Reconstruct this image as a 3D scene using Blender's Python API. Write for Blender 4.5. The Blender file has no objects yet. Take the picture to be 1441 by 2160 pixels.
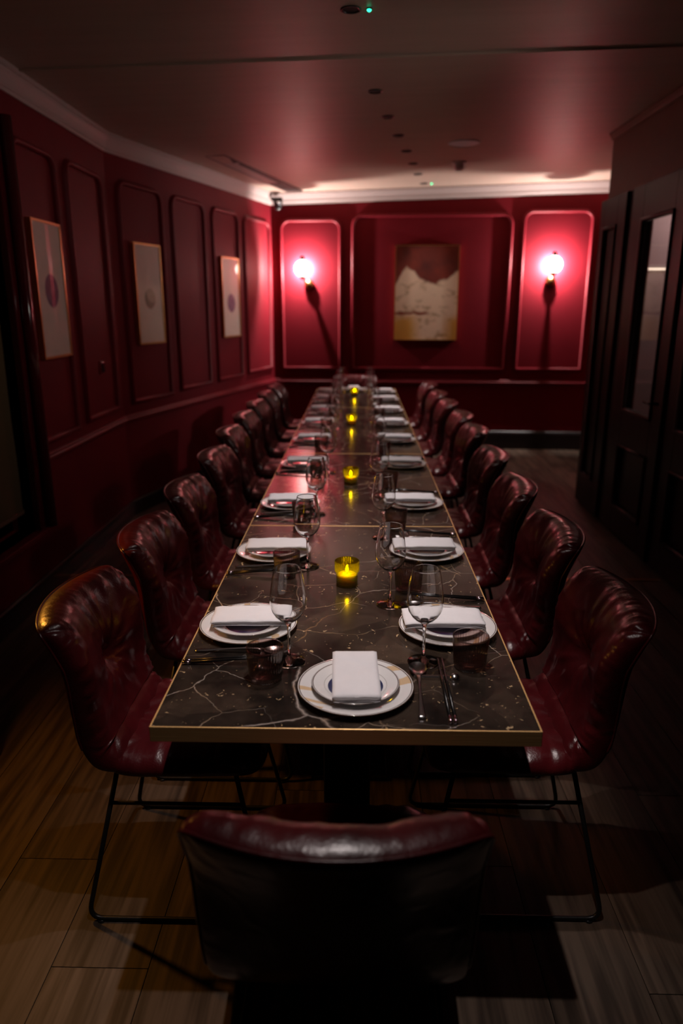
import bpy, bmesh, math, random
from mathutils import Vector, Matrix, noise
random.seed(7)
SC = bpy.context.scene
COL = SC.collection
PI = math.pi

# ------------------------------------------------------------------ camera
F_PX, W_PX, H_PX = 1520.0, 1441.0, 2160.0
CAM_H = 1.577
PITCH = math.radians(16.005)
YAW = math.radians(1.322)
cam_d = bpy.data.cameras.new('camera')
cam_d.sensor_fit = 'VERTICAL'
cam_d.sensor_height = 36.0
cam_d.lens = F_PX / H_PX * 36.0
cam_d.clip_start = 0.02
cam_d.dof.use_dof = True
cam_d.dof.focus_distance = 1.95
cam_d.dof.aperture_fstop = 1.9
cam = bpy.data.objects.new('camera', cam_d)
cam.location = (0, 0, CAM_H)
cam.rotation_euler = (math.radians(90) - PITCH, 0, YAW)
COL.objects.link(cam)
SC.camera = cam

# ------------------------------------------------------------------ world, exposure, colour
world = bpy.data.worlds.new('world')
world.use_nodes = True
world.node_tree.nodes['Background'].inputs[0].default_value = (0.0, 0.0, 0.0, 1)
world.node_tree.nodes['Background'].inputs[1].default_value = 0.0
SC.world = world
SC.view_settings.view_transform = 'Standard'
SC.view_settings.look = 'None'
SC.view_settings.gamma = 1.0
SC.view_settings.use_curve_mapping = False
SC.view_settings.exposure = 0.0
SC.cycles.use_denoising = True
SC.cycles.max_bounces = 14
SC.cycles.transparent_max_bounces = 40
SC.cycles.sample_clamp_indirect = 6.0
SC.cycles.caustics_refractive = False

# light levels used by the lamp builders below
DOWN_W = 52.0          # each ceiling downlight
DOWN_CONE = 47.0
DOWN_COL = (1.0, 0.87, 0.84)
SCONCE_W = 95.0         # bulb of each wall globe
GLOBE_E = 8.0
SCONCE_COL = (1.0, 0.90, 0.88)


def light(name, kind, loc, energy, color, parent=None, **kw):
    d = bpy.data.lights.new(name, kind)
    d.energy = energy
    d.color = color
    for k, v in kw.items():
        if k != 'rot':
            setattr(d, k, v)
    o = bpy.data.objects.new(name, d)
    o.location = loc
    if 'rot' in kw:
        o.rotation_euler = kw['rot']
    COL.objects.link(o)
    if parent is not None:
        o.parent = parent
    return o


def aim(loc, tgt):
    return (Vector(tgt) - Vector(loc)).to_track_quat('-Z', 'Y').to_euler()


# warm amber lamp out of view, on the near side of an added light-blocking panel
L0 = (-1.27, 2.10, 1.20)
light('amber_room_lamp', 'SPOT', L0, 16.0, (1.0, 0.40, 0.05), shadow_soft_size=0.025, spot_size=math.radians(115), spot_blend=1.0,
      rot=aim(L0, (-0.75, 1.95, 0.35)))
# fill light added on the door side to brighten the wall of prints
L1 = (1.76, 3.05, 2.25)
light('door_side_fill', 'SPOT', L1, 25.0, (1.0, 0.84, 0.78), shadow_soft_size=0.12, spot_size=math.radians(80), spot_blend=1.0,
      rot=aim(L1, (-1.65, 5.0, 1.75)))

# ------------------------------------------------------------------ materials
MATS = {}


def new_mat(name):
    m = bpy.data.materials.new(name)
    m.use_nodes = True
    nt = m.node_tree
    nt.nodes.clear()
    out = nt.nodes.new('ShaderNodeOutputMaterial')
    MATS[name] = m
    return m, nt, out


def N(nt, kind, **kw):
    n = nt.nodes.new('ShaderNode' + kind)
    for k, v in kw.items():
        if k in n.inputs:
            n.inputs[k].default_value = v
        else:
            setattr(n, k, v)
    return n


def L(nt, a, ao, b, bi):
    nt.links.new(a.outputs[ao], b.inputs[bi])


def rgba(c):
    return (c[0], c[1], c[2], 1)


def principled(name, color, rough=0.5, metal=0.0, var=0.0, vscale=8.0, bump=0.0, bscale=60.0, coat=0.0, spec=0.5,
               stretch=(1, 1, 1), sheen=0.0):
    m, nt, out = new_mat(name)
    p = N(nt, 'BsdfPrincipled')
    p.inputs['Base Color'].default_value = rgba(color)
    p.inputs['Roughness'].default_value = rough
    p.inputs['Metallic'].default_value = metal
    p.inputs['Specular IOR Level'].default_value = spec
    p.inputs['Coat Weight'].default_value = coat
    p.inputs['Sheen Weight'].default_value = sheen
    tc = N(nt, 'TexCoord')
    mp = N(nt, 'Mapping')
    mp.inputs['Scale'].default_value = stretch
    L(nt, tc, 'Object', mp, 'Vector')
    if var > 0:
        t = N(nt, 'TexNoise', Scale=vscale, Detail=6.0)
        L(nt, mp, 'Vector', t, 'Vector')
        r = N(nt, 'ValToRGB')
        r.color_ramp.elements[0].position = 0.3
        r.color_ramp.elements[1].position = 0.7
        r.color_ramp.elements[0].color = rgba([c * (1 - var) for c in color])
        r.color_ramp.elements[1].color = rgba([min(1, c * (1 + var)) for c in color])
        L(nt, t, 'Fac', r, 'Fac')
        L(nt, r, 'Color', p, 'Base Color')
    if bump > 0:
        t2 = N(nt, 'TexNoise', Scale=bscale, Detail=5.0)
        L(nt, mp, 'Vector', t2, 'Vector')
        b = N(nt, 'Bump', Strength=bump, Distance=0.002)
        L(nt, t2, 'Fac', b, 'Height')
        L(nt, b, 'Normal', p, 'Normal')
    L(nt, p, 'BSDF', out, 'Surface')
    return m


principled('wall_paint', (0.155, 0.0072, 0.0135), 0.55, var=0.06, vscale=3, bump=0.12, bscale=220, spec=0.12)
principled('trim_paint', (0.155, 0.0075, 0.0138), 0.50, spec=0.18, bump=0.05, bscale=120)
principled('cornice_paint', (0.46, 0.37, 0.35), 0.5, spec=0.2)
principled('gloss_red', (0.10, 0.006, 0.010), 0.14, bump=0.05, bscale=60)
principled('plaster', (0.20, 0.105, 0.065), 0.6, var=0.05)
principled('dark_wood', (0.012, 0.006, 0.005), 0.38, spec=0.3, var=0.35, vscale=6, stretch=(8, 8, 0.6), bump=0.1, bscale=40)
principled('black_gap', (0.004, 0.003, 0.003), 0.7)
principled('black_paint', (0.010, 0.008, 0.008), 0.45)
principled('black_steel', (0.012, 0.011, 0.011), 0.38, metal=0.3)
principled('black_plastic', (0.012, 0.012, 0.013), 0.22)
principled('porcelain', (0.78, 0.76, 0.75), 0.14, coat=0.3)
principled('napkin_cloth', (0.80, 0.78, 0.80), 0.85, var=0.02, vscale=40, bump=0.25, bscale=420, spec=0.2)
principled('wax', (0.88, 0.74, 0.12), 0.5)
for n_ in MATS['wax'].node_tree.nodes:
    if n_.type == 'BSDF_PRINCIPLED':
        n_.inputs['Subsurface Weight'].default_value = 1.0
        n_.inputs['Subsurface Radius'].default_value = (1.0, 0.7, 0.1)
        n_.inputs['Subsurface Scale'].default_value = 0.02
principled('steel', (0.66, 0.64, 0.64), 0.2, metal=1.0)
principled('lacquer', (0.008, 0.007, 0.007), 0.25)
principled('pearl_tip', (0.55, 0.45, 0.50), 0.15, metal=1.0)
principled('aged_brass', (0.30, 0.17, 0.06), 0.3, metal=1.0)
principled('gold_frame', (0.62, 0.36, 0.14), 0.32, metal=0.85)
principled('white_plastic', (0.62, 0.56, 0.54), 0.4)
principled('grille_metal', (0.10, 0.055, 0.05), 0.45)
principled('corridor_paint', (0.42, 0.33, 0.33), 0.6)
principled('dark_steel_cap', (0.03, 0.008, 0.008), 0.5)
principled('subfloor_mat', (0.010, 0.006, 0.004), 0.8)
principled('pale_reed', (0.5, 0.45, 0.42), 0.3)


def mat_blind():
    m, nt, out = new_mat('blind_fabric')
    tc = N(nt, 'TexCoord')
    n = N(nt, 'TexNoise', Scale=300.0, Detail=3.0)
    L(nt, tc, 'Object', n, 'Vector')
    r = N(nt, 'ValToRGB')
    r.color_ramp.elements[0].color = (0.15, 0.11, 0.065, 1)
    r.color_ramp.elements[1].color = (0.22, 0.165, 0.10, 1)
    L(nt, n, 'Fac', r, 'Fac')
    d = N(nt, 'BsdfDiffuse')
    t = N(nt, 'BsdfTranslucent')
    L(nt, r, 'Color', d, 'Color')
    L(nt, r, 'Color', t, 'Color')
    mx = N(nt, 'MixShader')
    mx.inputs[0].default_value = 0.4
    L(nt, d, 'BSDF', mx, 1)
    L(nt, t, 'BSDF', mx, 2)
    L(nt, mx, 'Shader', out, 'Surface')


mat_blind()


def mat_brass():
    m, nt, out = new_mat('brass')
    p = N(nt, 'BsdfPrincipled', Metallic=0.35, Roughness=0.36)
    tc = N(nt, 'TexCoord')
    mp = N(nt, 'Mapping')
    mp.inputs['Scale'].default_value = (2.0, 2.0, 220.0)
    t = N(nt, 'TexNoise', Scale=3.0, Detail=4.0)
    L(nt, tc, 'Object', mp, 'Vector')
    L(nt, mp, 'Vector', t, 'Vector')
    r = N(nt, 'ValToRGB')
    r.color_ramp.elements[0].color = (0.70, 0.40, 0.14, 1)
    r.color_ramp.elements[1].color = (0.98, 0.64, 0.28, 1)
    L(nt, t, 'Fac', r, 'Fac')
    L(nt, r, 'Color', p, 'Base Color')
    b = N(nt, 'Bump', Strength=0.15, Distance=0.001)
    L(nt, t, 'Fac', b, 'Height')
    L(nt, b, 'Normal', p, 'Normal')
    # a few bright water specks
    s = N(nt, 'TexVoronoi', Scale=160.0)
    L(nt, tc, 'Object', s, 'Vector')
    L(nt, p, 'BSDF', out, 'Surface')


mat_brass()


def mat_ceiling():
    m, nt, out = new_mat('ceiling_paint')
    p = N(nt, 'BsdfPrincipled', Roughness=0.46)
    tc = N(nt, 'TexCoord')
    mp = N(nt, 'Mapping')
    mp.inputs['Scale'].default_value = (0.5, 5.0, 1.0)
    t = N(nt, 'TexNoise', Scale=2.2, Detail=6.0, Roughness=0.6)
    L(nt, tc, 'Object', mp, 'Vector')
    L(nt, mp, 'Vector', t, 'Vector')
    r = N(nt, 'ValToRGB')
    r.color_ramp.elements[0].position = 0.3
    r.color_ramp.elements[1].position = 0.7
    r.color_ramp.elements[0].color = (0.42, 0.30, 0.235, 1)
    r.color_ramp.elements[1].color = (0.48, 0.345, 0.275, 1)
    L(nt, t, 'Fac', r, 'Fac')
    L(nt, r, 'Color', p, 'Base Color')
    b = N(nt, 'Bump', Strength=0.25, Distance=0.004)
    L(nt, t, 'Fac', b, 'Height')
    L(nt, b, 'Normal', p, 'Normal')
    L(nt, p, 'BSDF', out, 'Surface')


mat_ceiling()


def mat_leather():
    m, nt, out = new_mat('leather')
    p = N(nt, 'BsdfPrincipled', Roughness=0.30)
    p.inputs['Specular IOR Level'].default_value = 0.5
    p.inputs['Coat Weight'].default_value = 0.12
    p.inputs['Coat Roughness'].default_value = 0.2
    tc = N(nt, 'TexCoord')
    t = N(nt, 'TexNoise', Scale=7.0, Detail=6.0)
    L(nt, tc, 'Object', t, 'Vector')
    r = N(nt, 'ValToRGB')
    r.color_ramp.elements[0].position = 0.3
    r.color_ramp.elements[1].position = 0.75
    r.color_ramp.elements[0].color = (0.034, 0.0028, 0.0038, 1)
    r.color_ramp.elements[1].color = (0.096, 0.0062, 0.0090, 1)
    L(nt, t, 'Fac', r, 'Fac')
    L(nt, r, 'Color', p, 'Base Color')
    v = N(nt, 'TexVoronoi', Scale=190.0)
    L(nt, tc, 'Object', v, 'Vector')
    n2 = N(nt, 'TexNoise', noise_type='RIDGED_MULTIFRACTAL', Scale=15.0, Detail=5.0, Roughness=0.6, Distortion=0.8)
    L(nt, tc, 'Object', n2, 'Vector')
    b1 = N(nt, 'Bump', Strength=0.22, Distance=0.0012)
    L(nt, v, 'Distance', b1, 'Height')
    b2 = N(nt, 'Bump', Strength=0.7, Distance=0.005)
    L(nt, n2, 'Fac', b2, 'Height')
    L(nt, b1, 'Normal', b2, 'Normal')
    L(nt, b2, 'Normal', p, 'Normal')
    L(nt, p, 'BSDF', out, 'Surface')


mat_leather()


def mat_marble():
    m, nt, out = new_mat('marble')
    p = N(nt, 'BsdfPrincipled', Roughness=0.18)
    p.inputs['Specular IOR Level'].default_value = 0.55
    tc = N(nt, 'TexCoord')
    oi = N(nt, 'ObjectInfo')
    off = N(nt, 'VectorMath', operation='MULTIPLY_ADD')
    cmb = N(nt, 'CombineXYZ')
    L(nt, oi, 'Random', cmb, 'X')
    L(nt, oi, 'Random', cmb, 'Y')
    off.inputs[1].default_value = (31.0, 17.0, 0)
    L(nt, cmb, 'Vector', off, 0)
    L(nt, tc, 'Object', off, 2)
    # clouds of the ground
    g = N(nt, 'TexNoise', Scale=6.0, Detail=8.0, Roughness=0.62)
    L(nt, off, 0, g, 'Vector')
    gr = N(nt, 'ValToRGB')
    e = gr.color_ramp.elements
    e[0].position, e[0].color = 0.36, (0.011, 0.0088, 0.0078, 1)
    e[1].position, e[1].color = 0.68, (0.066, 0.047, 0.035, 1)
    L(nt, g, 'Fac', gr, 'Fac')
    # warped coordinates for veins
    w = N(nt, 'TexNoise', Scale=3.2, Detail=5.0)
    L(nt, off, 0, w, 'Vector')
    ws = N(nt, 'VectorMath', operation='MULTIPLY_ADD')
    ws.inputs[1].default_value = (0.20, 0.20, 0.0)
    L(nt, w, 'Color', ws, 0)
    L(nt, off, 0, ws, 2)
    cur = gr
    # stone flakes of angular shape in slightly different browns
    fl = N(nt, 'TexVoronoi', Scale=9.0)
    L(nt, ws, 0, fl, 'Vector')
    flm = N(nt, 'Mix', data_type='RGBA', blend_type='MULTIPLY')
    flm.inputs[0].default_value = 0.85
    flr = N(nt, 'ValToRGB')
    flr.color_ramp.elements[0].color = (0.55, 0.55, 0.56, 1)
    flr.color_ramp.elements[1].color = (1.35, 1.25, 1.15, 1)
    sep = N(nt, 'SeparateColor')
    L(nt, fl, 'Color', sep, 'Color')
    L(nt, sep, 'Red', flr, 'Fac')
    L(nt, gr, 'Color', flm, 6)
    L(nt, flr, 'Color', flm, 7)
    last = (flm, 2)

    def vein(scale, width, mask_lo, mask_hi, c0, c1, seed, amt):
        nonlocal last
        sh = N(nt, 'VectorMath', operation='ADD')
        sh.inputs[1].default_value = (seed, seed * 1.7, 0)
        L(nt, ws, 0, sh, 0)
        v = N(nt, 'TexVoronoi', feature='DISTANCE_TO_EDGE', Scale=scale)
        L(nt, sh, 0, v, 'Vector')
        r = N(nt, 'ValToRGB')
        r.color_ramp.elements[0].position = 0.0
        r.color_ramp.elements[0].color = (1, 1, 1, 1)
        r.color_ramp.elements[1].position = width
        r.color_ramp.elements[1].color = (0, 0, 0, 1)
        L(nt, v, 'Distance', r, 'Fac')
        mk = N(nt, 'TexNoise', Scale=3.4, Detail=3.0)
        L(nt, sh, 0, mk, 'Vector')
        mr = N(nt, 'MapRange')
        mr.inputs['From Min'].default_value = mask_lo
        mr.inputs['From Max'].default_value = mask_hi
        L(nt, mk, 'Fac', mr, 'Value')
        mu = N(nt, 'Math', operation='MULTIPLY')
        L(nt, r, 'Color', mu, 0)
        L(nt, mr, 'Result', mu, 1)
        m2 = N(nt, 'Math', operation='MULTIPLY')
        m2.inputs[1].default_value = amt
        L(nt, mu, 0, m2, 0)
        cr = N(nt, 'ValToRGB')
        cr.color_ramp.elements[0].position = 0.4
        cr.color_ramp.elements[1].position = 0.6
        cr.color_ramp.elements[0].color = rgba(c0)
        cr.color_ramp.elements[1].color = rgba(c1)
        L(nt, g, 'Fac', cr, 'Fac')
        mx = N(nt, 'Mix', data_type='RGBA')
        L(nt, m2, 0, mx, 0)
        L(nt, last[0], last[1], mx, 6)
        L(nt, cr, 'Color', mx, 7)
        last = (mx, 2)

    vein(2.6, 0.0048, 0.42, 0.56, (0.55, 0.47, 0.42), (0.50, 0.28, 0.11), 3.3, 0.8)
    vein(6.1, 0.0085, 0.48, 0.60, (0.50, 0.44, 0.40), (0.50, 0.32, 0.16), 11.7, 0.7)

    # cream flecks
    fk = N(nt, 'TexNoise', Scale=36.0, Detail=3.0, Roughness=0.7, Distortion=1.0)
    L(nt, off, 0, fk, 'Vector')
    fr = N(nt, 'MapRange')
    fr.inputs['From Min'].default_value = 0.652
    fr.inputs['From Max'].default_value = 0.688
    L(nt, fk, 'Fac', fr, 'Value')
    mx = N(nt, 'Mix', data_type='RGBA')
    L(nt, fr, 'Result', mx, 0)
    L(nt, last[0], last[1], mx, 6)
    mx.inputs[7].default_value = (0.52, 0.36, 0.20, 1)
    L(nt, mx, 2, p, 'Base Color')
    L(nt, p, 'BSDF', out, 'Surface')


mat_marble()


def mat_floor():
    m, nt, out = new_mat('oak_plank')
    p = N(nt, 'BsdfPrincipled', Roughness=0.5)
    p.inputs['Specular IOR Level'].default_value = 0.3
    tc = N(nt, 'TexCoord')
    oi = N(nt, 'ObjectInfo')
    cmb = N(nt, 'CombineXYZ')
    L(nt, oi, 'Random', cmb, 'X')
    L(nt, oi, 'Random', cmb, 'Y')
    off = N(nt, 'VectorMath', operation='MULTIPLY_ADD')
    off.inputs[1].default_value = (23.0, 41.0, 0)
    L(nt, cmb, 'Vector', off, 0)
    L(nt, tc, 'Object', off, 2)
    mp = N(nt, 'Mapping')
    mp.inputs['Scale'].default_value = (9.0, 0.75, 1.0)
    L(nt, off, 0, mp, 'Vector')
    n1 = N(nt, 'TexNoise', Scale=1.3, Detail=3.0)
    L(nt, mp, 'Vector', n1, 'Vector')
    # cathedral grain: rings of the slow noise
    ml = N(nt, 'Math', operation='MULTIPLY')
    ml.inputs[1].default_value = 26.0
    L(nt, n1, 'Fac', ml, 0)
    sn = N(nt, 'Math', operation='SINE')
    L(nt, ml, 0, sn, 0)
    mp2 = N(nt, 'Mapping')
    mp2.inputs['Scale'].default_value = (70.0, 2.0, 1.0)
    L(nt, off, 0, mp2, 'Vector')
    n2 = N(nt, 'TexNoise', Scale=1.0, Detail=5.0)
    L(nt, mp2, 'Vector', n2, 'Vector')
    ad = N(nt, 'Math', operation='MULTIPLY_ADD')
    ad.inputs[1].default_value = 0.20
    L(nt, sn, 0, ad, 0)
    L(nt, n2, 'Fac', ad, 2)
    r = N(nt, 'ValToRGB')
    r.color_ramp.elements[0].position = 0.25
    r.color_ramp.elements[1].position = 0.75
    r.color_ramp.elements[0].color = (0.042, 0.027, 0.018, 1)
    r.color_ramp.elements[1].color = (0.118, 0.080, 0.055, 1)
    L(nt, ad, 0, r, 'Fac')
    mr = N(nt, 'MapRange')
    mr.inputs['To Min'].default_value = 0.72
    mr.inputs['To Max'].default_value = 1.12
    L(nt, oi, 'Random', mr, 'Value')
    mx = N(nt, 'VectorMath', operation='SCALE')
    L(nt, r, 'Color', mx, 0)
    L(nt, mr, 'Result', mx, 'Scale')
    L(nt, mx, 0, p, 'Base Color')
    b = N(nt, 'Bump', Strength=0.2, Distance=0.001)
    L(nt, n2, 'Fac', b, 'Height')
    L(nt, b, 'Normal', p, 'Normal')
    L(nt, p, 'BSDF', out, 'Surface')


mat_floor()


def thin_glass(name, tint, ior=1.5, rough=0.0, refl=1.0, glow=None, edge=None):
    """thin glass wall: Fresnel mirror over a tinted clear pane"""
    m, nt, out = new_mat(name)
    fr = N(nt, 'Fresnel', IOR=ior)
    ge = N(nt, 'NewGeometry')                # same reflectance from both sides of each surface
    io = N(nt, 'MapRange')
    io.inputs['To Min'].default_value = ior
    io.inputs['To Max'].default_value = 1.0 / ior
    L(nt, ge, 'Backfacing', io, 'Value')
    L(nt, io, 'Result', fr, 'IOR')
    k = N(nt, 'Math', operation='MULTIPLY')
    k.inputs[1].default_value = refl
    L(nt, fr, 'Fac', k, 0)
    tr = N(nt, 'BsdfTransparent')
    tr.inputs['Color'].default_value = rgba(tint)
    if edge:                                 # longer way through the glass towards the outline
        lw = N(nt, 'LayerWeight', Blend=0.5)
        mc = N(nt, 'Mix', data_type='RGBA')
        L(nt, lw, 'Facing', mc, 0)
        mc.inputs[6].default_value = rgba(tint)
        mc.inputs[7].default_value = rgba(edge)
        L(nt, mc, 2, tr, 'Color')
    gl = N(nt, 'BsdfGlossy')
    gl.inputs['Roughness'].default_value = rough
    mx = N(nt, 'MixShader')
    L(nt, k, 0, mx, 0)
    L(nt, tr, 'BSDF', mx, 1)
    L(nt, gl, 'BSDF', mx, 2)
    last = mx
    if glow:
        tl = N(nt, 'BsdfTranslucent')
        tl.inputs['Color'].default_value = rgba(glow[0])
        m2 = N(nt, 'MixShader')
        m2.inputs[0].default_value = glow[1]
        L(nt, mx, 'Shader', m2, 1)
        L(nt, tl, 'BSDF', m2, 2)
        last = m2
    L(nt, last, 'Shader', out, 'Surface')
    return m


thin_glass('amber_glass', (0.78, 0.67, 0.01), glow=((0.88, 0.72, 0.01), 0.10), edge=(0.20, 0.16, 0.0))
thin_glass('pane_glass', (0.80, 0.74, 0.74), refl=1.0, rough=0.03)

m, nt, out = new_mat('solid_glass')
g_ = N(nt, 'BsdfGlass', IOR=1.5, Roughness=0.0)
L(nt, g_, 'BSDF', out, 'Surface')
MATS['clear_glass'] = MATS['solid_glass']
thin_glass('smoke_glass', (0.87, 0.755, 0.73), refl=2.0, edge=(0.30, 0.19, 0.17))


def emitter(name, color, strength):
    m, nt, out = new_mat(name)
    e = N(nt, 'Emission', Strength=strength)
    e.inputs['Color'].default_value = rgba(color)
    L(nt, e, 'Emission', out, 'Surface')


emitter('flame_light', (1.0, 0.76, 0.26), 120.0)
emitter('green_led', (0.02, 1.0, 0.42), 5.0)
emitter('strip_glow', (1.0, 0.86, 0.66), 3.0)
m, nt, out = new_mat('globe_glass')      # opal glass, lit from inside: lets the bulb's light through and glows
tr = N(nt, 'BsdfTransparent')
tr.inputs['Color'].default_value = (0.92, 0.90, 0.88, 1)
em = N(nt, 'Emission', Strength=GLOBE_E)
em.inputs['Color'].default_value = (1.0, 0.90, 0.80, 1)
ad = N(nt, 'AddShader')
L(nt, tr, 'BSDF', ad, 0)
L(nt, em, 'Emission', ad, 1)
L(nt, ad, 'Shader', out, 'Surface')


def mat_plate(name, R, gold, navy):
    """white porcelain with a dark rim line; printed gold arcs and a navy centre"""
    m, nt, out = new_mat(name)
    p = N(nt, 'BsdfPrincipled', Roughness=0.12)
    p.inputs['Coat Weight'].default_value = 0.3
    tc = N(nt, 'TexCoord')
    sx = N(nt, 'SeparateXYZ')
    L(nt, tc, 'Object', sx, 'Vector')
    cx_ = N(nt, 'CombineXYZ')
    L(nt, sx, 'X', cx_, 'X')
    L(nt, sx, 'Y', cx_, 'Y')
    ln = N(nt, 'VectorMath', operation='LENGTH')
    L(nt, cx_, 'Vector', ln, 0)
    base = N(nt, 'RGB')
    base.outputs[0].default_value = (0.76, 0.74, 0.73, 1)
    last = (base, 0)

    def band(r0, r1, col, extra=None):
        nonlocal last
        a = N(nt, 'Math', operation='GREATER_THAN')
        a.inputs[1].default_value = r0
        b = N(nt, 'Math', operation='LESS_THAN')
        b.inputs[1].default_value = r1
        L(nt, ln, 'Value', a, 0)
        L(nt, ln, 'Value', b, 0)
        c = N(nt, 'Math', operation='MULTIPLY')
        L(nt, a, 0, c, 0)
        L(nt, b, 0, c, 1)
        if extra is not None:
            d = N(nt, 'Math', operation='MULTIPLY')
            L(nt, c, 0, d, 0)
            L(nt, extra[0], extra[1], d, 1)
            c = d
        mx = N(nt, 'Mix', data_type='RGBA')
        L(nt, c, 0, mx, 0)
        L(nt, last[0], last[1], mx, 6)
        mx.inputs[7].default_value = rgba(col)
        last = (mx, 2)

    if gold:
        # wide brush-like arcs in pale gold on a few stretches of the rim
        w = N(nt, 'TexWave', wave_type='RINGS', Scale=7.0, Distortion=10.0, Detail=1.0)
        mp = N(nt, 'Mapping')
        mp.inputs['Location'].default_value = (0.13, 0.05, 0)
        L(nt, tc, 'Object', mp, 'Vector')
        L(nt, mp, 'Vector', w, 'Vector')
        g1 = N(nt, 'MapRange')
        g1.inputs['From Min'].default_value = 0.52
        g1.inputs['From Max'].default_value = 0.60
        L(nt, w, 'Fac', g1, 'Value')
        # only where the rim points to lower-left or upper-right
        dt = N(nt, 'VectorMath', operation='DOT_PRODUCT')
        dt.inputs[1].default_value = (0.87, 0.49, 0)
        nm = N(nt, 'VectorMath', operation='NORMALIZE')
        L(nt, cx_, 'Vector', nm, 0)
        L(nt, nm, 0, dt, 0)
        ab = N(nt, 'Math', operation='ABSOLUTE')
        L(nt, dt, 'Value', ab, 0)
        th = N(nt, 'Math', operation='GREATER_THAN')
        th.inputs[1].default_value = 0.90
        L(nt, ab, 0, th, 0)
        mu = N(nt, 'Math', operation='MULTIPLY')
        L(nt, g1, 'Result', mu, 0)
        L(nt, th, 0, mu, 1)
        band(R * 0.60, R * 0.975, (0.66, 0.47, 0.29), (mu, 0))
    if navy:
        band(0.0, 0.0615, (0.006, 0.014, 0.075))
        band(0.0690, 0.0702, (0.42, 0.40, 0.38))
        band(0.0, 0.020, (0.70, 0.66, 0.6), None) if False else None
    band(R * 0.955, R * 0.972 if not navy else R * 0.975, (0.10, 0.07, 0.06))
    band(R * 0.985, R * 1.2, (0.12, 0.07, 0.05))
    L(nt, last[0], last[1], p, 'Base Color')
    L(nt, p, 'BSDF', out, 'Surface')


mat_plate('charger_glaze', 0.130, True, False)
mat_plate('side_glaze', 0.098, False, True)


def mat_art(name, disc_col, disc_c, disc_r, crescent=None):
    """paper print with one soft disc, behind glossy glazing (coat). Object x = across, z = up, origin at the centre"""
    m, nt, out = new_mat(name)
    p = N(nt, 'BsdfPrincipled', Roughness=0.6)
    p.inputs['Coat Weight'].default_value = 1.0
    p.inputs['Coat Roughness'].default_value = 0.015
    tc = N(nt, 'TexCoord')
    n = N(nt, 'TexNoise', Scale=14.0, Detail=4.0)
    L(nt, tc, 'Object', n, 'Vector')
    r = N(nt, 'ValToRGB')
    r.color_ramp.elements[0].color = (0.74, 0.63, 0.54, 1)
    r.color_ramp.elements[1].color = (0.84, 0.72, 0.62, 1)
    L(nt, n, 'Fac', r, 'Fac')
    last = (r, 0)

    def disc(c, rad, col0, col1, soft, sub=None):
        nonlocal last
        d = N(nt, 'VectorMath', operation='DISTANCE')
        d.inputs[1].default_value = (c[0], 0, c[1])
        s = N(nt, 'VectorMath', operation='MULTIPLY')
        s.inputs[1].default_value = (1, 0, 1)
        L(nt, tc, 'Object', s, 0)
        L(nt, s, 0, d, 0)
        k = N(nt, 'MapRange')
        k.inputs['From Min'].default_value = rad + soft
        k.inputs['From Max'].default_value = rad - soft
        L(nt, d, 'Value', k, 'Value')
        fac = (k, 'Result')
        if sub:
            d2 = N(nt, 'VectorMath', operation='DISTANCE')
            d2.inputs[1].default_value = (sub[0], 0, sub[1])
            L(nt, s, 0, d2, 0)
            k2 = N(nt, 'MapRange')
            k2.inputs['From Min'].default_value = sub[2] - soft
            k2.inputs['From Max'].default_value = sub[2] + soft
            L(nt, d2, 'Value', k2, 'Value')
            mu = N(nt, 'Math', operation='MULTIPLY')
            L(nt, k, 'Result', mu, 0)
            L(nt, k2, 'Result', mu, 1)
            fac = (mu, 0)
        n2 = N(nt, 'TexNoise', Scale=26.0, Detail=5.0)
        L(nt, tc, 'Object', n2, 'Vector')
        cr = N(nt, 'ValToRGB')
        cr.color_ramp.elements[0].position = 0.35
        cr.color_ramp.elements[1].position = 0.65
        cr.color_ramp.elements[0].color = rgba(col0)
        cr.color_ramp.elements[1].color = rgba(col1)
        L(nt, n2, 'Fac', cr, 'Fac')
        mx = N(nt, 'Mix', data_type='RGBA')
        L(nt, fac[0], fac[1], mx, 0)
        L(nt, last[0], last[1], mx, 6)
        L(nt, cr, 'Color', mx, 7)
        last = (mx, 2)

    disc(disc_c, disc_r, disc_col[0], disc_col[1], 0.006)
    if crescent:
        disc(disc_c, disc_r, (0.13, 0.09, 0.06), (0.24, 0.18, 0.12), 0.008, crescent)
    L(nt, last[0], last[1], p, 'Base Color')
    L(nt, p, 'BSDF', out, 'Surface')


mat_art('print_purple', ((0.15, 0.07, 0.14), (0.24, 0.13, 0.22)), (0.0, 0.0), 0.090)
mat_art('print_sand', ((0.46, 0.36, 0.26), (0.54, 0.43, 0.32)), (0.0, -0.03), 0.075, crescent=(0.035, 0.03, 0.088))
mat_art('print_blue', ((0.13, 0.08, 0.16), (0.22, 0.16, 0.24)), (0.0, -0.05), 0.085)


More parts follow.
